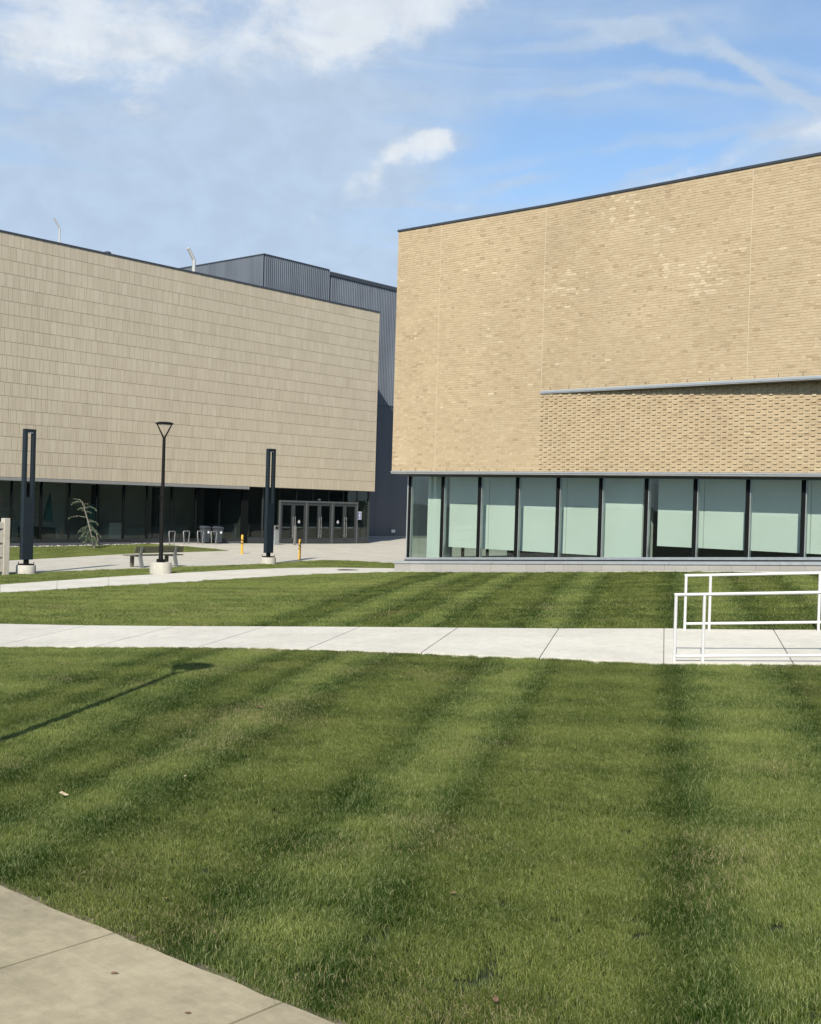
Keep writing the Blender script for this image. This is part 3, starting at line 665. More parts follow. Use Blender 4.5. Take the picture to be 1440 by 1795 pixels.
# ------------------------------------------------------------------ tiled building (left)
TB = thing('tiled_building', 'beige tile clad building with dark ground floor glass and entrance doors', 'building')
TX, TZ0, TZ1, TY1, RH = -47.0, 3.25, 13.985, 51.68, .5966
TY0 = 12.0
MB().box(TX-.40, TX-.022, TY0, TY1, TZ0+.02, TZ1-.02).obj('backing_wall', 'joint_dark', TB)
tiles = []
jl = [36.30, 41.17]
for r in range(18):
    z = TZ0+r*RH; y = TY0
    segs = [TY0]+jl+[TY1]
    for a, b in zip(segs[:-1], segs[1:]):
        y = a+rng.uniform(.05, .3); cuts = [a]
        while y < b-.06:
            cuts.append(y); q = rng.random(); y += .305 if q < .60 else (.205 if q < .8 else .10)
        cuts.append(b)
        for c0, c1 in zip(cuts[:-1], cuts[1:]):
            if c1-c0 > .02: tiles.append((c0, z, c1-c0))
cand = []
for k, (y, z, wd) in enumerate(tiles):
    if wd < .28: continue
    u = proj((TX, y, z)); 
    if u[0] > 1: cand.append((u[0], k))
cand.sort(); one = set(k for _, k in cand[:298])
restt = MB(); tm = {}
for k, (y, z, wd) in enumerate(tiles):
    tn = float(np.clip(rng.normal(.5, .17), 0, 1)); pr = rng.uniform(-.003, .003); gap = .0070
    if k in one:
        q = (round(wd, 2), min(4, int(tn*5)))
        if q not in tm: tm[q] = MB().box(-.022, 0, gap, wd-gap, .0075, RH-.0075, (q[1]+.5)/5, skip=(5,)).mesh('tile', 'tile_stone')
        inst('tile', tm[q], TB, (TX+pr, y, z))
    else: restt.box(TX-.022, TX+pr, y+gap, y+wd-gap, z+.0075, z+RH-.0075, tn, skip=(5,))
kind(restt.obj('tile_cladding', 'tile_stone', TB), 'stuff')
MB().box(TX-.42, TX+.035, TY0, TY1+.02, TZ1-.015, TZ1+.06).obj('coping', 'coping_dark', TB)
MB().box(TX-.40, TX+.004, TY1, TY1+.03, TZ0, TZ1-.02, .6).obj('end_trim', 'sealant', TB)
MB().box(TX-.30, TX+.012, TY0, 41.75, TZ0-.145, TZ0-.005).obj('bottom_trim', 'trim_grey', TB)
MB().box(TX-6.7, TX-.41, TY0, TY1, TZ1-.35, TZ1-.1).obj('roof', 'coping_dark', TB)
MB().box(-52.0, TX-.02, TY0, TY1, TZ0-.02, TZ0+.01).obj('soffit', 'room_dark', TB)
MB().box(-50.95, TX-.41, TY1-.3, TY1, TZ0+.02, TZ1-.1).obj('end_wall', 'metal_panel', TB)
MB().box(-68, TX-.41, TY0-.3, TY0, .0, TZ1-.1).obj('rear_end_wall', 'tile_stone', TB)
WX = -47.35
# glass band on the left
zs0, zs1 = .475, TZ0-.15
my = [12.05+1.495*k for k in range(1)]+[13.1+1.49*k for k in range(10)]+[28.0, 29.49, 30.98, 32.48, 34.01, 35.39, 36.9, 38.47, 40.03, 41.6]
for i, y in enumerate(my):
    wdt = .05 if i % 3 else .085
    MB().box(WX-.10, WX+.02, y-wdt/2, y+wdt/2, zs0+.002, zs1-.002).obj('mullion', 'gasket', TB)
for i, (a, b) in enumerate(zip(my[:-1], my[1:])):
    MB().box(WX-.05, WX-.026, a+.045, b-.045, zs0+.003, zs1-.003).obj('pane', 'glass_dark', TB)
MB().box(WX-.1, WX+.04, TY0, 41.65, zs0-.13, zs0).obj('sill_frame', 'frame_dark', TB)
y = 12.1
while y < 41.5:
    y1 = min(y+1.18, 41.6); MB().box(WX-.05, WX+.02, y+.005, y1-.005, -.1, zs0-.133, rng.uniform(0, .35)).obj('stone', 'stone_dark', TB); y = y1
# entrance
MB().box(WX-.12, WX+.01, 41.66, 42.0, .05, TZ0-.022).obj('entrance_jamb', 'gasket', TB)
def win(y0, y1, z0, z1, nm='pane'): MB().box(WX-.05, WX-.026, y0, y1, z0, z1).obj(nm, 'glass_dark', TB)
for a, b in ((42.03, 43.05), (43.11, 44.30)):
    win(a, b, .52, TZ0-.03); MB().box(WX-.07, WX, a, b, .10, .515).obj('kick_panel', 'door_frame_grey', TB)
for y in (43.08,): MB().box(WX-.1, WX+.015, y-.028, y+.028, .10, TZ0-.025).obj('mullion', 'door_frame_grey', TB)
DP = [44.36, 46.41, 48.50, 50.60]; DT = 2.47
for y in DP: MB().box(WX-.12, WX+.03, y-.05, y+.05, .08, DT).obj('door_post', 'alu_dark', TB)
MB().box(WX-.12, WX+.035, DP[0]-.06, DP[-1]+.06, DT+.002, DT+.10).obj('door_header', 'alu_dark', TB)
tr = [DP[0], 45.6, 46.9, 48.2, 49.4, DP[-1]]
for a, b in zip(tr[:-1], tr[1:]):
    win(a+.02, b-.02, DT+.105, TZ0-.03); MB().box(WX-.08, WX-.0, b-.018, b+.018, DT+.104, TZ0-.025).obj('transom_bar', 'frame_dark', TB)
win(DP[-1]+.07, 51.55, .5, TZ0-.03); MB().box(WX-.07, WX, DP[-1]+.07, 51.55, .1, .495).obj('kick_panel', 'door_frame_grey', TB)
MB().box(WX-.12, WX+.02, 51.56, 51.68, .05, TZ0-.022).obj('entrance_jamb', 'door_frame_grey', TB)
door_n = 0
for i in range(3):
    a, b = DP[i]+.055, DP[i+1]-.055; mid = (a+b)/2
    for (c0, c1, side) in ((a, mid-.006, 1), (mid+.006, b, -1)):
        dmb = MB(); st = .13
        dmb.box(WX-.05, WX+.0, c0, c0+st, .10, DT-.01); dmb.box(WX-.05, WX+.0, c1-st, c1, .10, DT-.01)
        dmb.box(WX-.05, WX+.0, c0+st, c1-st, .10, .44); dmb.box(WX-.05, WX+.0, c0+st, c1-st, DT-.16, DT-.01)
        dr_ = dmb.obj('door', 'door_frame_grey', TB)
        MB().box(WX-.032, WX-.018, c0+st, c1-st, .44, DT-.16).obj('door_pane', 'glass_dark', dr_)
        MB().box(WX-.10, WX-.055, c0+.05, c1-.05, 1.02, 1.10).obj('push_bar', 'steel', dr_)
        hy = c1-.075 if side == 1 else c0+.075
        hd = MB(); hd.tube([(WX+.075, hy, .47), (WX+.075, hy, 1.68)], .018, 8)
        for q in (.6, 1.55): hd.tube([(WX-.0, hy, q), (WX+.075, hy, q)], .012, 6)
        hd.obj('door_handle', 'steel', dr_, smooth=True)
        MB().lathe([(.02, 0), (.02, .02)], 8).obj('door_stop', 'steel', dr_, (WX+.01, c0+.07 if side == 1 else c1-.07, .28))
        door_n += 1
        if door_n in (2, 5):                                       # white quatrefoil decal on the glass
            dc = MB(); yc, zc = (c0+c1)/2-(.02 if door_n == 2 else .05), 1.385
            for dy, dz_ in ((.062, 0), (-.062, 0), (0, .062), (0, -.062)): 
                dc.lathe([(.036, -.001), (.036, .001)], 10, (WX-.015, yc+dy, zc+dz_)) if False else dc.box(WX-.017, WX-.0145, yc+dy-.032, yc+dy+.032, zc+dz_-.032, zc+dz_+.032)
            dc.obj('cross_decal', 'sign_white', dr_)
nb = inst('street_number', text_mesh('1401', .12, 'sign_white'), TB); nb.rotation_euler = FACE_X; nb.location = (WX-.020, 47.42, 2.66)
sg = MB().box(WX+.004, WX+.012, 50.66, 50.98, 1.55, 2.02).obj('entrance_sign', 'sign_blue', TB)
rim = MB(); 
for a in ((50.66, 50.98, 2.0, 2.02), (50.66, 50.98, 1.55, 1.57), (50.66, 50.68, 1.57, 2.0), (50.96, 50.98, 1.57, 2.0)): rim.box(WX+.0122, WX+.0142, *a)
rim.obj('sign_border', 'sign_white', sg)
ln = MB()
for zc, w0, hh_ in ((1.95, .20, .03), (1.895, .15, .02), (1.80, .14, .09), (1.70, .2, .025), (1.65, .18, .02), (1.605, .12, .015)): ln.box(WX+.0124, WX+.0144, 50.82-w0/2, 50.82+w0/2, zc-hh_/2, zc+hh_/2)
ln.obj('sign_print', 'sign_white', sg)
# vinyl lettering on the left glass
for (yy, zz, ch, sz) in ((28.13, 2.34, 'B', .22), (28.12, 2.13, 'K', .22), (28.12, 1.85, 'I', .2), (28.13, 1.65, 'S', .22), (28.12, 1.42, 'D', .24), (29.18, 2.34, 'K', .24), (29.16, 2.14, 'Z', .18), (29.2, 1.66, '1', .16), (29.18, 1.46, '3', .18), (28.86, 2.30, 'E', .2), (27.58, 2.25, '<', .34)):
    o = inst('vinyl_letter', text_mesh(ch, sz*1.25, 'vinyl_black'), TB); o.rotation_euler = FACE_X; o.location = (WX-.022, yy, zz)
MB().box(WX-.024, WX-.021, 27.56, 27.86, 1.80, 1.87).obj('vinyl_bar', 'vinyl_black', TB)
dsc = MB().lathe([(.28, 0), (.28, .003)], 24).obj('vinyl_disc', 'vinyl_black', TB); dsc.rotation_euler = FACE_X; dsc.location = (WX-.024, 27.30, 2.24)
# rooms behind the dark glass
MB().box(-53.8, WX-.12, TY0, 51.5, -.1, .30).obj('lobby_floor', 'room_grey', TB)
MB().box(-51.9, -51.7, TY0, 51.5, .3, TZ0-.03).obj('lobby_wall', 'room_grey', TB)
MB().box(-53.7, WX-.15, 41.9, 42.1, .3, TZ0-.03).obj('lobby_partition', 'room_dark', TB)
MB().box(-53.7, WX-.15, 51.45, 51.6, .1, TZ0-.03).obj('lobby_partition', 'room_dark', TB)
MB().box(-50.2, -50.0, 42.1, 51.4, .3, TZ0-.03).obj('lobby_wall', 'room_dark', TB)
for y in (30.3, 33.9, 37.6, 40.6): MB().lathe([(.2, 0), (.2, 2.75)], 14).obj('column', 'room_dark', TB, (-49.6, y, .3), smooth=True)
MB().prism([(-48.7, 30.4), (-48.7, 30.95), (-48.6, 30.95), (-48.6, 30.4)], 1.25, 1.28).obj('easel_tray', 'room_dark', TB)
MB().add([(-48.6, 30.42, 1.3), (-48.6, 30.92, 1.3), (-48.45, 30.67, 2.6), (-48.72, 30.42, 1.3), (-48.72, 30.92, 1.3), (-48.57, 30.67, 2.6)], [(0, 1, 2), (3, 5, 4), (0, 3, 4, 1), (1, 4, 5, 2), (2, 5, 3, 0)]).obj('hanging_banner', 'room_green', TB)
MB().box(-49.0, -48.9, 32.95, 33.6, .6, 2.1).obj('display_board', 'room_green', TB)
MB().box(-50.6, -48.8, 30.3, 31.2, .3, .95).obj('reception_desk', 'room_dark', TB)
MB().box(-50.2, -49.2, 34.5, 35.4, .3, 1.2).obj('display_case', 'room_grey', TB)
MB().box(-51.69, -51.6, 26, 33.5, .3, TZ0-.1).obj('pale_wall_panel', 'panel_white', TB)

# roof pipes
def roof_pipe(y0, label, r, zt, kick):
    t = thing('roof_vent_pipe', label, 'vent pipe', (-49.5, y0, TZ1-.1), 0, 'vent pipes on the roof')
    MB().tube([(0, 0, 0), (0, 0, zt), (.0, -.03, zt+.07), (0, -kick, zt+.07+kick*1.25)], r, 12).obj('pipe', 'pvc', t, smooth=True)
    MB().lathe([(r*1.6, 0), (r*1.6, .05), (r*1.1, .12)], 12).obj('flashing', 'galv', t, (0, 0, .02), smooth=True)
roof_pipe(31.42, 'thin pale bent vent pipe on the roof edge at the far left', .045, 1.42, .33)
roof_pipe(39.6, 'thick pale bent vent pipe on the roof beside the dark metal block', .095, 1.36, .42)
rb = MB(); rb.lathe([(.16, 0), (.16, .08), (.05, .12)], 12); tag(rb.obj('roof_drain', 'coping_dark', None, (TX-.15, 32.55, TZ1+.055)), 'small dark cap on the roof edge of the tiled building', 'roof cap')

# ------------------------------------------------------------------ dark metal building behind
DB = thing('metal_building', 'dark grey ribbed metal building rising behind the tiled building', 'building')
def ribs(ax, c, a0, a1, z0, z1, pitch, depth, flip=1):
    """corrugated sheet along one axis: trapezoid ribs"""
    prof = []; n = int((a1-a0)/pitch)
    for i in range(n+1):
        s = a0+i*pitch; prof += [(s, 0), (s+pitch*.42, 0), (s+pitch*.52, depth), (s+pitch*.88, depth)]
    prof = [(min(s, a1), e) for s, e in prof]
    mb = MB(); v = []; 
    for z in (z0, z1):
        for s, e in prof: v.append((c+e*flip, s, z) if ax == 'y' else (s, c+e*flip, z))
    n = len(prof); fs = [(i, i+1, n+i+1, n+i) if (ax == 'y') else (i+1, i, n+i, n+i+1) for i in range(n-1) if prof[i+1][0] > prof[i][0]]
    mb.add(v, fs); return mb
Z1a, Z1b = 16.90, 16.58
DX = -51.0
kind(ribs('y', DX-.06, 46.02, 51.45, 9.0, Z1a, .16, .045).obj('ribbed_front', 'metal_wall', DB), 'stuff')
kind(ribs('y', DX, 51.5, 74, 9.0, Z1b, .16, .045).obj('ribbed_front', 'metal_wall', DB), 'stuff')
kind(ribs('x', 46.0, -88, DX-.06, 12.0, Z1a, .16, -.045).obj('ribbed_side', 'metal_wall', DB), 'stuff')
MB().box(-88, DX-.11, 46.05, 74, 12.0, Z1a-.02).obj('rear_block', 'metal_panel', DB)
MB().box(-80, DX-.04, 51.72, 74.5, 8.96, Z1b-.02).obj('front_block', 'metal_panel', DB)
yy = 51.72
for k in range(5):
    MB().box(DX-.5, DX, yy+.006, yy+4.5, .42, 8.945).obj('wall_panel', 'metal_panel', DB); yy += 4.506
MB().box(DX-.5, DX+.03, 51.72, 74.5, 8.95, 9.0).obj('seam_flashing', 'coping_dark', DB)
MB().box(DX-.5, DX+.015, 51.72, 74.5, -.1, .41).obj('base_band', 'stone_grey', DB)
MB().box(-80, DX+.09, 51.40, 74.6, Z1b, Z1b+.18).obj('coping', 'coping_dark', DB)
MB().box(-88, DX+.0, 45.94, 51.39, Z1a, Z1a+.06).obj('coping', 'coping_dark', DB)
wl = thing('wall_outlet_light', 'small pale twin fixture low on the dark metal wall', 'light', (DX+.015, 58.0, .73))
MB().box(0, .06, -.17, -.02, -.08, .08).obj('lamp_head', 'label_white', wl); MB().box(0, .06, .02, .17, -.08, .08).obj('lamp_head', 'label_white', wl); MB().box(-.01, .02, -.19, .19, -.1, .1).obj('backplate', 'alu', wl)

# ------------------------------------------------------------------ light columns, street lamps, bench
def light_column(x, y, label):
    t = thing('light_column', label, 'light column', (x, y, hz(x, y)), 0, 'dark slotted light columns')
    MB().lathe([(.305, -.2), (.305, .27), (.29, .30)], 28).obj('concrete_base', 'concrete_cast', t, smooth=True)
    MB().lathe([(.25, 0), (.25, .025)], 24).obj('base_plate', 'black_paint', t, (0, 0, .31), smooth=True)
    nk = MB(); nk.box(-.05, .05, -.07, .07, .335, .50)
    for a, b in ((-.17, -.17), (.17, -.17), (-.17, .17), (.17, .17)): nk.lathe([(.012, .335), (.012, .40)], 6, (a, b, 0))
    nk.obj('anchor_neck', 'black_paint', t)
    MB().box(-.083, .083, -.19, .19, .47, 2.44).obj('lower_body', 'navy_paint', t, bevel=.006)
    MB().box(-.0835, -.07, -.14, .14, .6, 2.3).obj('access_door', 'navy_paint', t)
    for s in (-1, 1): MB().box(-.083, .083, s*.145-.045, s*.145+.045, 2.443, 4.50).obj('upright', 'navy_paint', t, bevel=.005)
    MB().box(-.083, .083, -.19, .19, 4.503, 4.60).obj('top_bar', 'navy_paint', t, bevel=.006)
    MB().box(-.06, .06, -.098, .098, 4.47, 4.50).obj('light_diffuser', 'label_white', t)
    return t
light_column(-33.1, 20.13, 'dark blue slotted light column beside the wooden fence at the left edge')
light_column(-34.2, 31.47, 'dark blue slotted light column standing in front of the entrance doors')
def street_lamp(x, y, label):
    t = thing('street_lamp', label, 'street lamp', (x, y, hz(x, y)), 0, 'black ring head street lamps')
    MB().lathe([(.35, -.2), (.35, .37), (.335, .40)], 28).obj('concrete_base', 'concrete_cast', t, smooth=True)
    bp = MB(); bp.lathe([(.14, .40), (.14, .43), (.085, .45), (.075, .58)], 16)
    for k in range(4): a = k*math.pi/2+.5; bp.lathe([(.03, .40), (.03, .50)], 8, (.12*math.cos(a), .12*math.sin(a), 0))
    bp.obj('base_flange', 'black_paint', t, smooth=True)
    MB().tube([(0, 0, .45), (0, 0, 4.45)], [.068, .050], 14).obj('pole', 'black_paint', t, smooth=True)
    MB().box(-.03, .03, -.10, -.05, 2.4, 2.56).obj('receptacle', 'black_paint', t)
    q = np.array([Rv[0], Rv[1]])
    for s in (-1, 1): MB().tube([(0, 0, 4.40), (q[0]*s*.05, q[1]*s*.05, 4.52), (q[0]*s*.245, q[1]*s*.245, 4.90)], [.035, .028, .018], 8).obj('fork_arm', 'black_paint', t, smooth=True)
    MB().lathe([(.20, 0), (.285, .015), (.295, .05), (.20, .085), (.05, .095)], 28).obj('lamp_head', 'black_paint', t, (0, 0, 4.88), smooth=True)
    MB().lathe([(.18, -.006), (.18, .0)], 20).obj('lens', 'label_white', t, (0, 0, 4.876))
    return t
street_lamp(-30.74, 23.57, 'black street lamp with a forked ring head standing in front of the bench')
HEADX, HEADY = -12.64, 10.40
ll = 4.95/math.tan(SUN_EL)
street_lamp(HEADX+math.sin(SH)*ll, HEADY-math.cos(SH)*ll, 'black street lamp casting its long shadow over the near lawn')
bt_ = thing('park_bench', 'grey wooden slat bench seen from behind beside the lamp base', 'bench', (-34.15, 25.95, hz(-34.1, 26)+.03))
for k in range(4): MB().box(-.36+k*.125, -.36+k*.125+.112, -1.16, 1.16, .41, .445).obj('seat_slat', 'grey_wood', bt_, bevel=.006)
for k in range(3):
    z = .53+k*.075; xo = .20+k*.022; MB().hexa([(xo, -1.06, z), (xo, 1.06, z), (xo-.03, 1.06, z), (xo-.03, -1.06, z), (xo+.02, -1.06, z+.068), (xo+.02, 1.06, z+.068), (xo-.01, 1.06, z+.068), (xo-.01, -1.06, z+.068)]).obj('back_slat', 'grey_wood', bt_)
for s in (-.80, .72):
    MB().hexa([(.25, s-.06, 0), (.33, s-.06, 0), (.33, s+.06, 0), (.25, s+.06, 0), (.13, s-.06, .42), (.22, s-.06, .42), (.22, s+.06, .42), (.13, s+.06, .42)]).obj('leg', 'galv', bt_)
    MB().hexa([(.14, s-.05, .42), (.22, s-.05, .42), (.22, s+.05, .42), (.14, s+.05, .42), (.225, s-.05, .74), (.285, s-.05, .74), (.285, s+.05, .74), (.225, s+.05, .74)]).obj('back_support', 'galv', bt_)
    MB().hexa([(-.34, s-.06, 0), (-.26, s-.06, 0), (-.26, s+.06, 0), (-.34, s+.06, 0), (-.34, s-.06, .405), (-.25, s-.06, .405), (-.25, s+.06, .405), (-.34, s+.06, .405)]).obj('leg', 'grey_wood', bt_)
    MB().box(-.34, .2, s-.03, s+.03, .375, .405).obj('seat_rail', 'galv', bt_)

# bollards and posts on the plaza
def bollard(x, y, label):
    t = thing('bollard', label, 'bollard', (x, y, hz(x, y)+.03), random.uniform(0, 6), 'yellow striped plaza bollards')
    MB().lathe([(.055, 0), (.055, .80), (.05, .845), (.03, .87), (.0, .875)], 16).obj('tube', 'bollard_yellow', t, smooth=True)
    MB().lathe([(.085, 0), (.085, .015), (.06, .03)], 14).obj('foot', 'bollard_yellow', t)
bollard(-40.15, 35.32, 'yellow bollard with black stripes left of the front light column')
bollard(-36.31, 35.24, 'yellow bollard with black stripes in front of the entrance doors')
gp = thing('door_operator_post', 'slim grey post standing in front of the entrance doors', 'post', (-45.56, 43.83, .15))
MB().box(-.055, .055, -.06, .06, 0, 1.05).obj('post', 'galv', gp, bevel=.01); MB().box(.056, .064, -.045, .045, .86, .96).obj('push_plate', 'steel', gp)
ab = thing('litter_bin', 'narrow grey litter bin beside the entrance behind the light column', 'bin', (-45.83, 42.62, .15))
MB().box(-.14, .14, -.15, .15, 0, .80).obj('body', 'alu', ab, bevel=.015); MB().box(-.12, .12, -.13, .13, .80, 1.06).obj('hood', 'galv', ab, bevel=.02); MB().box(.121, .125, -.09, .09, .88, 1.0).obj('opening', 'gasket', ab)
def bike_rack(y, label):
    t = thing('bike_rack', label, 'bike rack', (-45.9, y, hz(-45.9, y)+.02), 0, 'galvanised bike racks by the glass')
    MB().tube([(0, -.125, 0), (0, -.195, .62), (0, -.16, .66), (0, .16, .66), (0, .195, .62), (0, .125, 0)], .026, 8).obj('hoop', 'galv', t, smooth=True)
    for s in (-.125, .125): MB().lathe([(.06, 0), (.06, .012)], 12).obj('foot_plate', 'galv', t, (0, s, .012))
for y, l in ((35.83, 'leftmost galvanised bike rack just right of the street lamp'), (36.72, 'second galvanised bike rack from the street lamp'), (37.60, 'third galvanised bike rack beside the first wheelie bin'), (38.47, 'rightmost galvanised bike rack in front of the wheelie bins')): bike_rack(y, l)
def wheelie(y, label):
    t = thing('wheelie_bin', label, 'wheelie bin', (-46.75, y, hz(-46.75, y)+.03), random.uniform(-.05, .05), 'dark wheelie bins under the overhang')
    MB().hexa([(-.2, -.19, .06), (.2, -.19, .06), (.2, .19, .06), (-.2, .19, .06), (-.28, -.25, .80), (.27, -.25, .80), (.27, .25, .80), (-.28, .25, .80)]).obj('body', 'bin_plastic', t, bevel=.02)
    MB().box(-.30, .29, -.28, .28, .78, .82).obj('rim', 'bin_plastic', t, bevel=.01)
    MB().hexa([(-.32, -.27, .822), (.30, -.27, .822), (.30, .27, .822), (-.32, .27, .822), (-.28, -.22, .90), (.2, -.22, .87), (.2, .22, .87), (-.28, .22, .90)]).obj('lid', 'bin_plastic', t, bevel=.015)
    for s in (-.22, .22): MB().tube([(-.2, s-.03, .09), (-.2, s+.03, .09)], .09, 12).obj('wheel', 'rubber', t, smooth=True)
    MB().tube([(-.33, -.2, .86), (-.33, .2, .86)], .018, 8).obj('handle', 'bin_plastic', t)
    MB().box(.262, .266, -.02, .13, .52, .64).obj('label_plate', 'label_white', t)
    t.scale = (.72, .80, 1.0)
wheelie(38.62, 'left dark wheelie bin with a white label behind the bike racks')
wheelie(39.46, 'right dark wheelie bin with a white label behind the bike racks')

# wooden fence at the left edge
fe = thing('wooden_fence', 'weathered pale wooden fence with a square post at the left edge', 'fence', (-32.95, 19.30, hz(-32.9, 19.3)))
MB().box(-.10, .10, -.10, .10, -.1, 1.78).obj('post', 'fence_wood', fe, bevel=.01)
for k, (a, b) in enumerate(((1.46, 1.66), (1.02, 1.40), (.58, .96), (.12, .52))):
    MB().box(.02, .07, -2.2, -.105, a, b).obj('board', 'fence_wood', fe, bevel=.008)
MB().box(-.08, .02, -2.2, -.105, 1.50, 1.58).obj('rail', 'fence_wood', fe); MB().box(-.08, .02, -2.2, -.105, .3, .38).obj('rail', 'fence_wood', fe)
MB().box(-.10, .10, -2.40, -2.20, -.1, 1.78).obj('post', 'fence_wood', fe, bevel=.01)

# ramp handrails
def handrail(s, t0, label, H=.95, zb=.135):
    P0 = pt(t0, s); t = thing('ramp_handrail', label, 'handrail', (P0[0], P0[1], hz(*P0)), math.atan2(PD[1], PD[0]), 'white tube handrails of the ramp')
    zl = lambda u: hz(*pt(t0+u, s))-hz(*P0)+.02
    us = [0, .40, 2.15, 3.9, 5.65, 7.4]; r = .0245; g = lambda u: .062*u
    tp = MB().tube([(-r, 0, H+g(-r)), (us[-1], 0, H+g(us[-1]))], r, 12).obj('top_rail', 'white_paint', t, smooth=True)
    MB().tube([(r, 0, zb+g(0)), (us[-1], 0, zb+g(us[-1]))], r*.95, 12).obj('bottom_rail', 'white_paint', t, smooth=True)
    for u in us: 
        MB().tube([(u, 0, zl(u)), (u, 0, H+g(u)-.012)], r*.98, 12).obj('post', 'white_paint', t, smooth=True)
        MB().lathe([(.036, 0), (.036, .012)], 12).obj('foot_collar', 'white_paint', t, (u, 0, zl(u)+.003))
handrail(-.02, .06, 'white tube handrail along the far side of the ramp')
handrail(-2.93, -.13, 'white tube handrail along the near side of the ramp', 1.01, .12)

# drain cover
dx, dy = -28.41, 30.0
dcv = thing('drain_cover', 'round dark iron drain cover set in the side path', 'drain cover', (dx, dy, hz(dx, dy)+.036))
MB().lathe([(.40, 0), (.40, .008), (.37, .010)], 28).obj('frame', 'iron', dcv); MB().lathe([(.355, 0), (.355, .014)], 28).obj('lid', 'iron', dcv)

# ------------------------------------------------------------------ young conifer, leaves, pebbles
def conifer(x, y):
    t = thing('young_conifer', 'small leaning weeping conifer in front of the dark glass', 'tree', (x, y, hz(x, y)))
    k = np.array([Rv[0], Rv[1]])                                   # leans to the left as seen from the lawn
    spine = [(0, 0), (-.08, .35), (-.20, .85), (-.34, 1.35), (-.50, 1.85), (-.60, 2.12), (-.72, 2.22), (-1.0, 2.24)]
    P = [Vector((k[0]*a, k[1]*a, b)) for a, b in spine]
    MB().tube(P, [.035, .032, .028, .024, .02, .014, .010, .006], 7).obj('trunk', 'trunk_bark', t, smooth=True)
    MB().tube([P[0]+Vector((0, 0, .0)), Vector((k[0]*.18, k[1]*.18, .38)), Vector((k[0]*.05, k[1]*.05, .8))], [.02, .018, .01], 6).obj('side_stem', 'trunk_bark', t)
    def needles(mb, pts, n, ln):
        for _ in range(n):
            i = rng.integers(0, len(pts)-1); f_ = rng.random(); p = pts[i].lerp(pts[i+1], f_); dd = (pts[i+1]-pts[i]).normalized()
            q = Vector(rng.normal(0, 1, 3)); q = (q.normalized()*.8+dd*.9+Vector((0, 0, -.35))).normalized()*ln*rng.uniform(.6, 1.2); s_ = q.cross(Vector(rng.normal(0, 1, 3))).normalized()*.010
            mb.add([p-s_, p+s_, p+q*.6+s_*.8, p+q], [(0, 1, 2), (0, 2, 3)], float(np.clip(rng.normal(.5, .25), 0, 1)))
    br = MB(); nd = MB()
    for i in range(52):
        h0 = rng.uniform(.38, 1.25) if i < 36 else rng.uniform(1.25, 2.1); 
        j = max(q for q in range(len(spine)-1) if spine[q][1] <= h0); f_ = (h0-spine[j][1])/(spine[j+1][1]-spine[j][1]+1e-6); p = P[j].lerp(P[j+1], min(f_, 1))
        a = rng.uniform(0, 6.28); L = rng.uniform(.18, .42)*(1.25 if h0 < 1.2 else .75); dirv = Vector((math.cos(a), math.sin(a), .15 if h0 > 1.2 else -.35))
        pts = [p, p+dirv*L*.45, p+dirv*L*.8+Vector((0, 0, -.10*L)), p+dirv*L+Vector((0, 0, -.32*L))]
        br.tube(pts, [.008, .006, .004, .003], 5); needles(nd, pts, 60 if h0 < 1.2 else 18, .10)
    for (a0, h0, ln) in ((-.36, 1.42, -.85), (-.5, 1.85, .55), (-.3, 1.2, .45), (-.58, 2.08, -.5)):
        p = Vector((k[0]*a0, k[1]*a0, h0)); pts = [p, p+Vector((k[0]*ln*.5, k[1]*ln*.5, .06)), p+Vector((k[0]*ln*.85, k[1]*ln*.85, .0)), p+Vector((k[0]*ln, k[1]*ln, -.10))]
        br.tube(pts, [.012, .010, .007, .004], 5); needles(nd, pts, 60, .085)
    needles(nd, P[4:], 60, .08)
    br.obj('branches', 'trunk_bark', t); kind(nd.obj('crown', 'needles', t), 'stuff')
conifer(-45.08, 30.82)
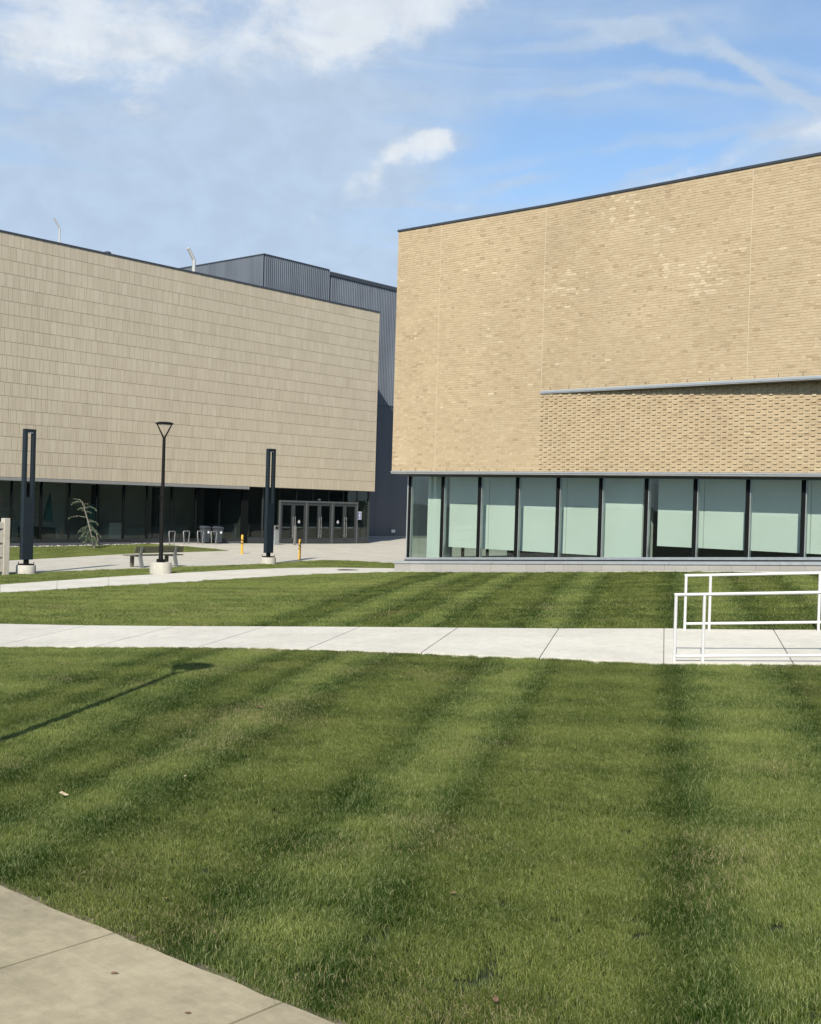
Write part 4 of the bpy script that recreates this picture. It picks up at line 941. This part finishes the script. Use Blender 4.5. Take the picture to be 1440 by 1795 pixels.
def leaf(x, y, size, m, label, grp, on=.05, flat=False):
    me = MB().add([(-.5*size, 0, .02*size), (-.2*size, -.28*size, .12*size), (.25*size, -.22*size, .08*size), (.6*size, 0, .22*size), (.2*size, .25*size, .1*size), (-.22*size, .24*size, .16*size), (0, 0, 0)],
                   [(6, 0, 1), (6, 1, 2), (6, 2, 3), (6, 3, 4), (6, 4, 5), (6, 5, 0)])
    o = me.obj('fallen_leaf', m, None, (x, y, hz(x, y)+on)); o.rotation_euler = (rng.uniform(-.1, .1) if flat else rng.uniform(-.5, .5), rng.uniform(-.1, .1) if flat else rng.uniform(-.5, .5), rng.uniform(0, 6)); tag(o, label, 'leaf', grp)
LG = 'fallen leaves on the near lawn'
leaf(-7.9, 6.38, .05, 'leaf_pale', 'pale leaf on the lawn below the lamp shadow', LG)
leaf(-8.1, 5.31, .075, 'leaf_pale', 'curled pale leaf near the left edge of the lawn', LG)
leaf(-5.52, 4.33, .05, 'leaf_tan', 'orange leaf on the grass close to the sidewalk', LG)
leaf(-9.74, 8.9, .09, 'leaf_brown', 'dark brown leaf in the middle of the upper lawn', LG)
leaf(-4.68, 6.39, .035, 'leaf_pale', 'tiny pale leaf in the centre of the lawn', LG)
leaf(-4.33, 5.58, .045, 'leaf_brown', 'reddish brown leaf on the right half of the lawn', LG)
leaf(-3.26, 4.56, .05, 'leaf_brown', 'brown leaf low on the lawn near the bottom edge', LG)
leaf(-3.93, 3.98, .035, 'leaf_pale', 'pale dry leaf at the corner of the sidewalk slab', LG, .04)
leaf(-4.85, 3.5, .04, 'leaf_brown', 'dark gum spot on the middle sidewalk slab', 'dark bits on the sidewalk', .038, True)  # gum spots on the slabs, built with the leaf shape
leaf(-4.23, 3.47, .036, 'leaf_brown', 'small dark bit on the sidewalk near the bottom edge', 'dark bits on the sidewalk', .038, True)
# mulch bed with pebbles at the foot of the tiled building
bed = kind(drape('mulch_bed', [(-47.32, 10), (-46.85, 10), (-46.85, 35.4), (-47.32, 35.5)], .02, 'mulch', None, 1., .05), 'structure')
pb = MB()
for _ in range(260):
    y = rng.uniform(20, 35.3); x = rng.uniform(-47.28, -46.8); r = rng.uniform(.02, .06); pb.lathe([(r*.6, 0), (r, r*.4), (r*.6, r*.8)], 6, (x, y, hz(x, y)+.02))
pbo = pb.obj('pebbles', 'pebble', None); kind(pbo, 'stuff'); tag(pbo, 'pale pebbles scattered in the mulch below the dark glass', 'pebbles')
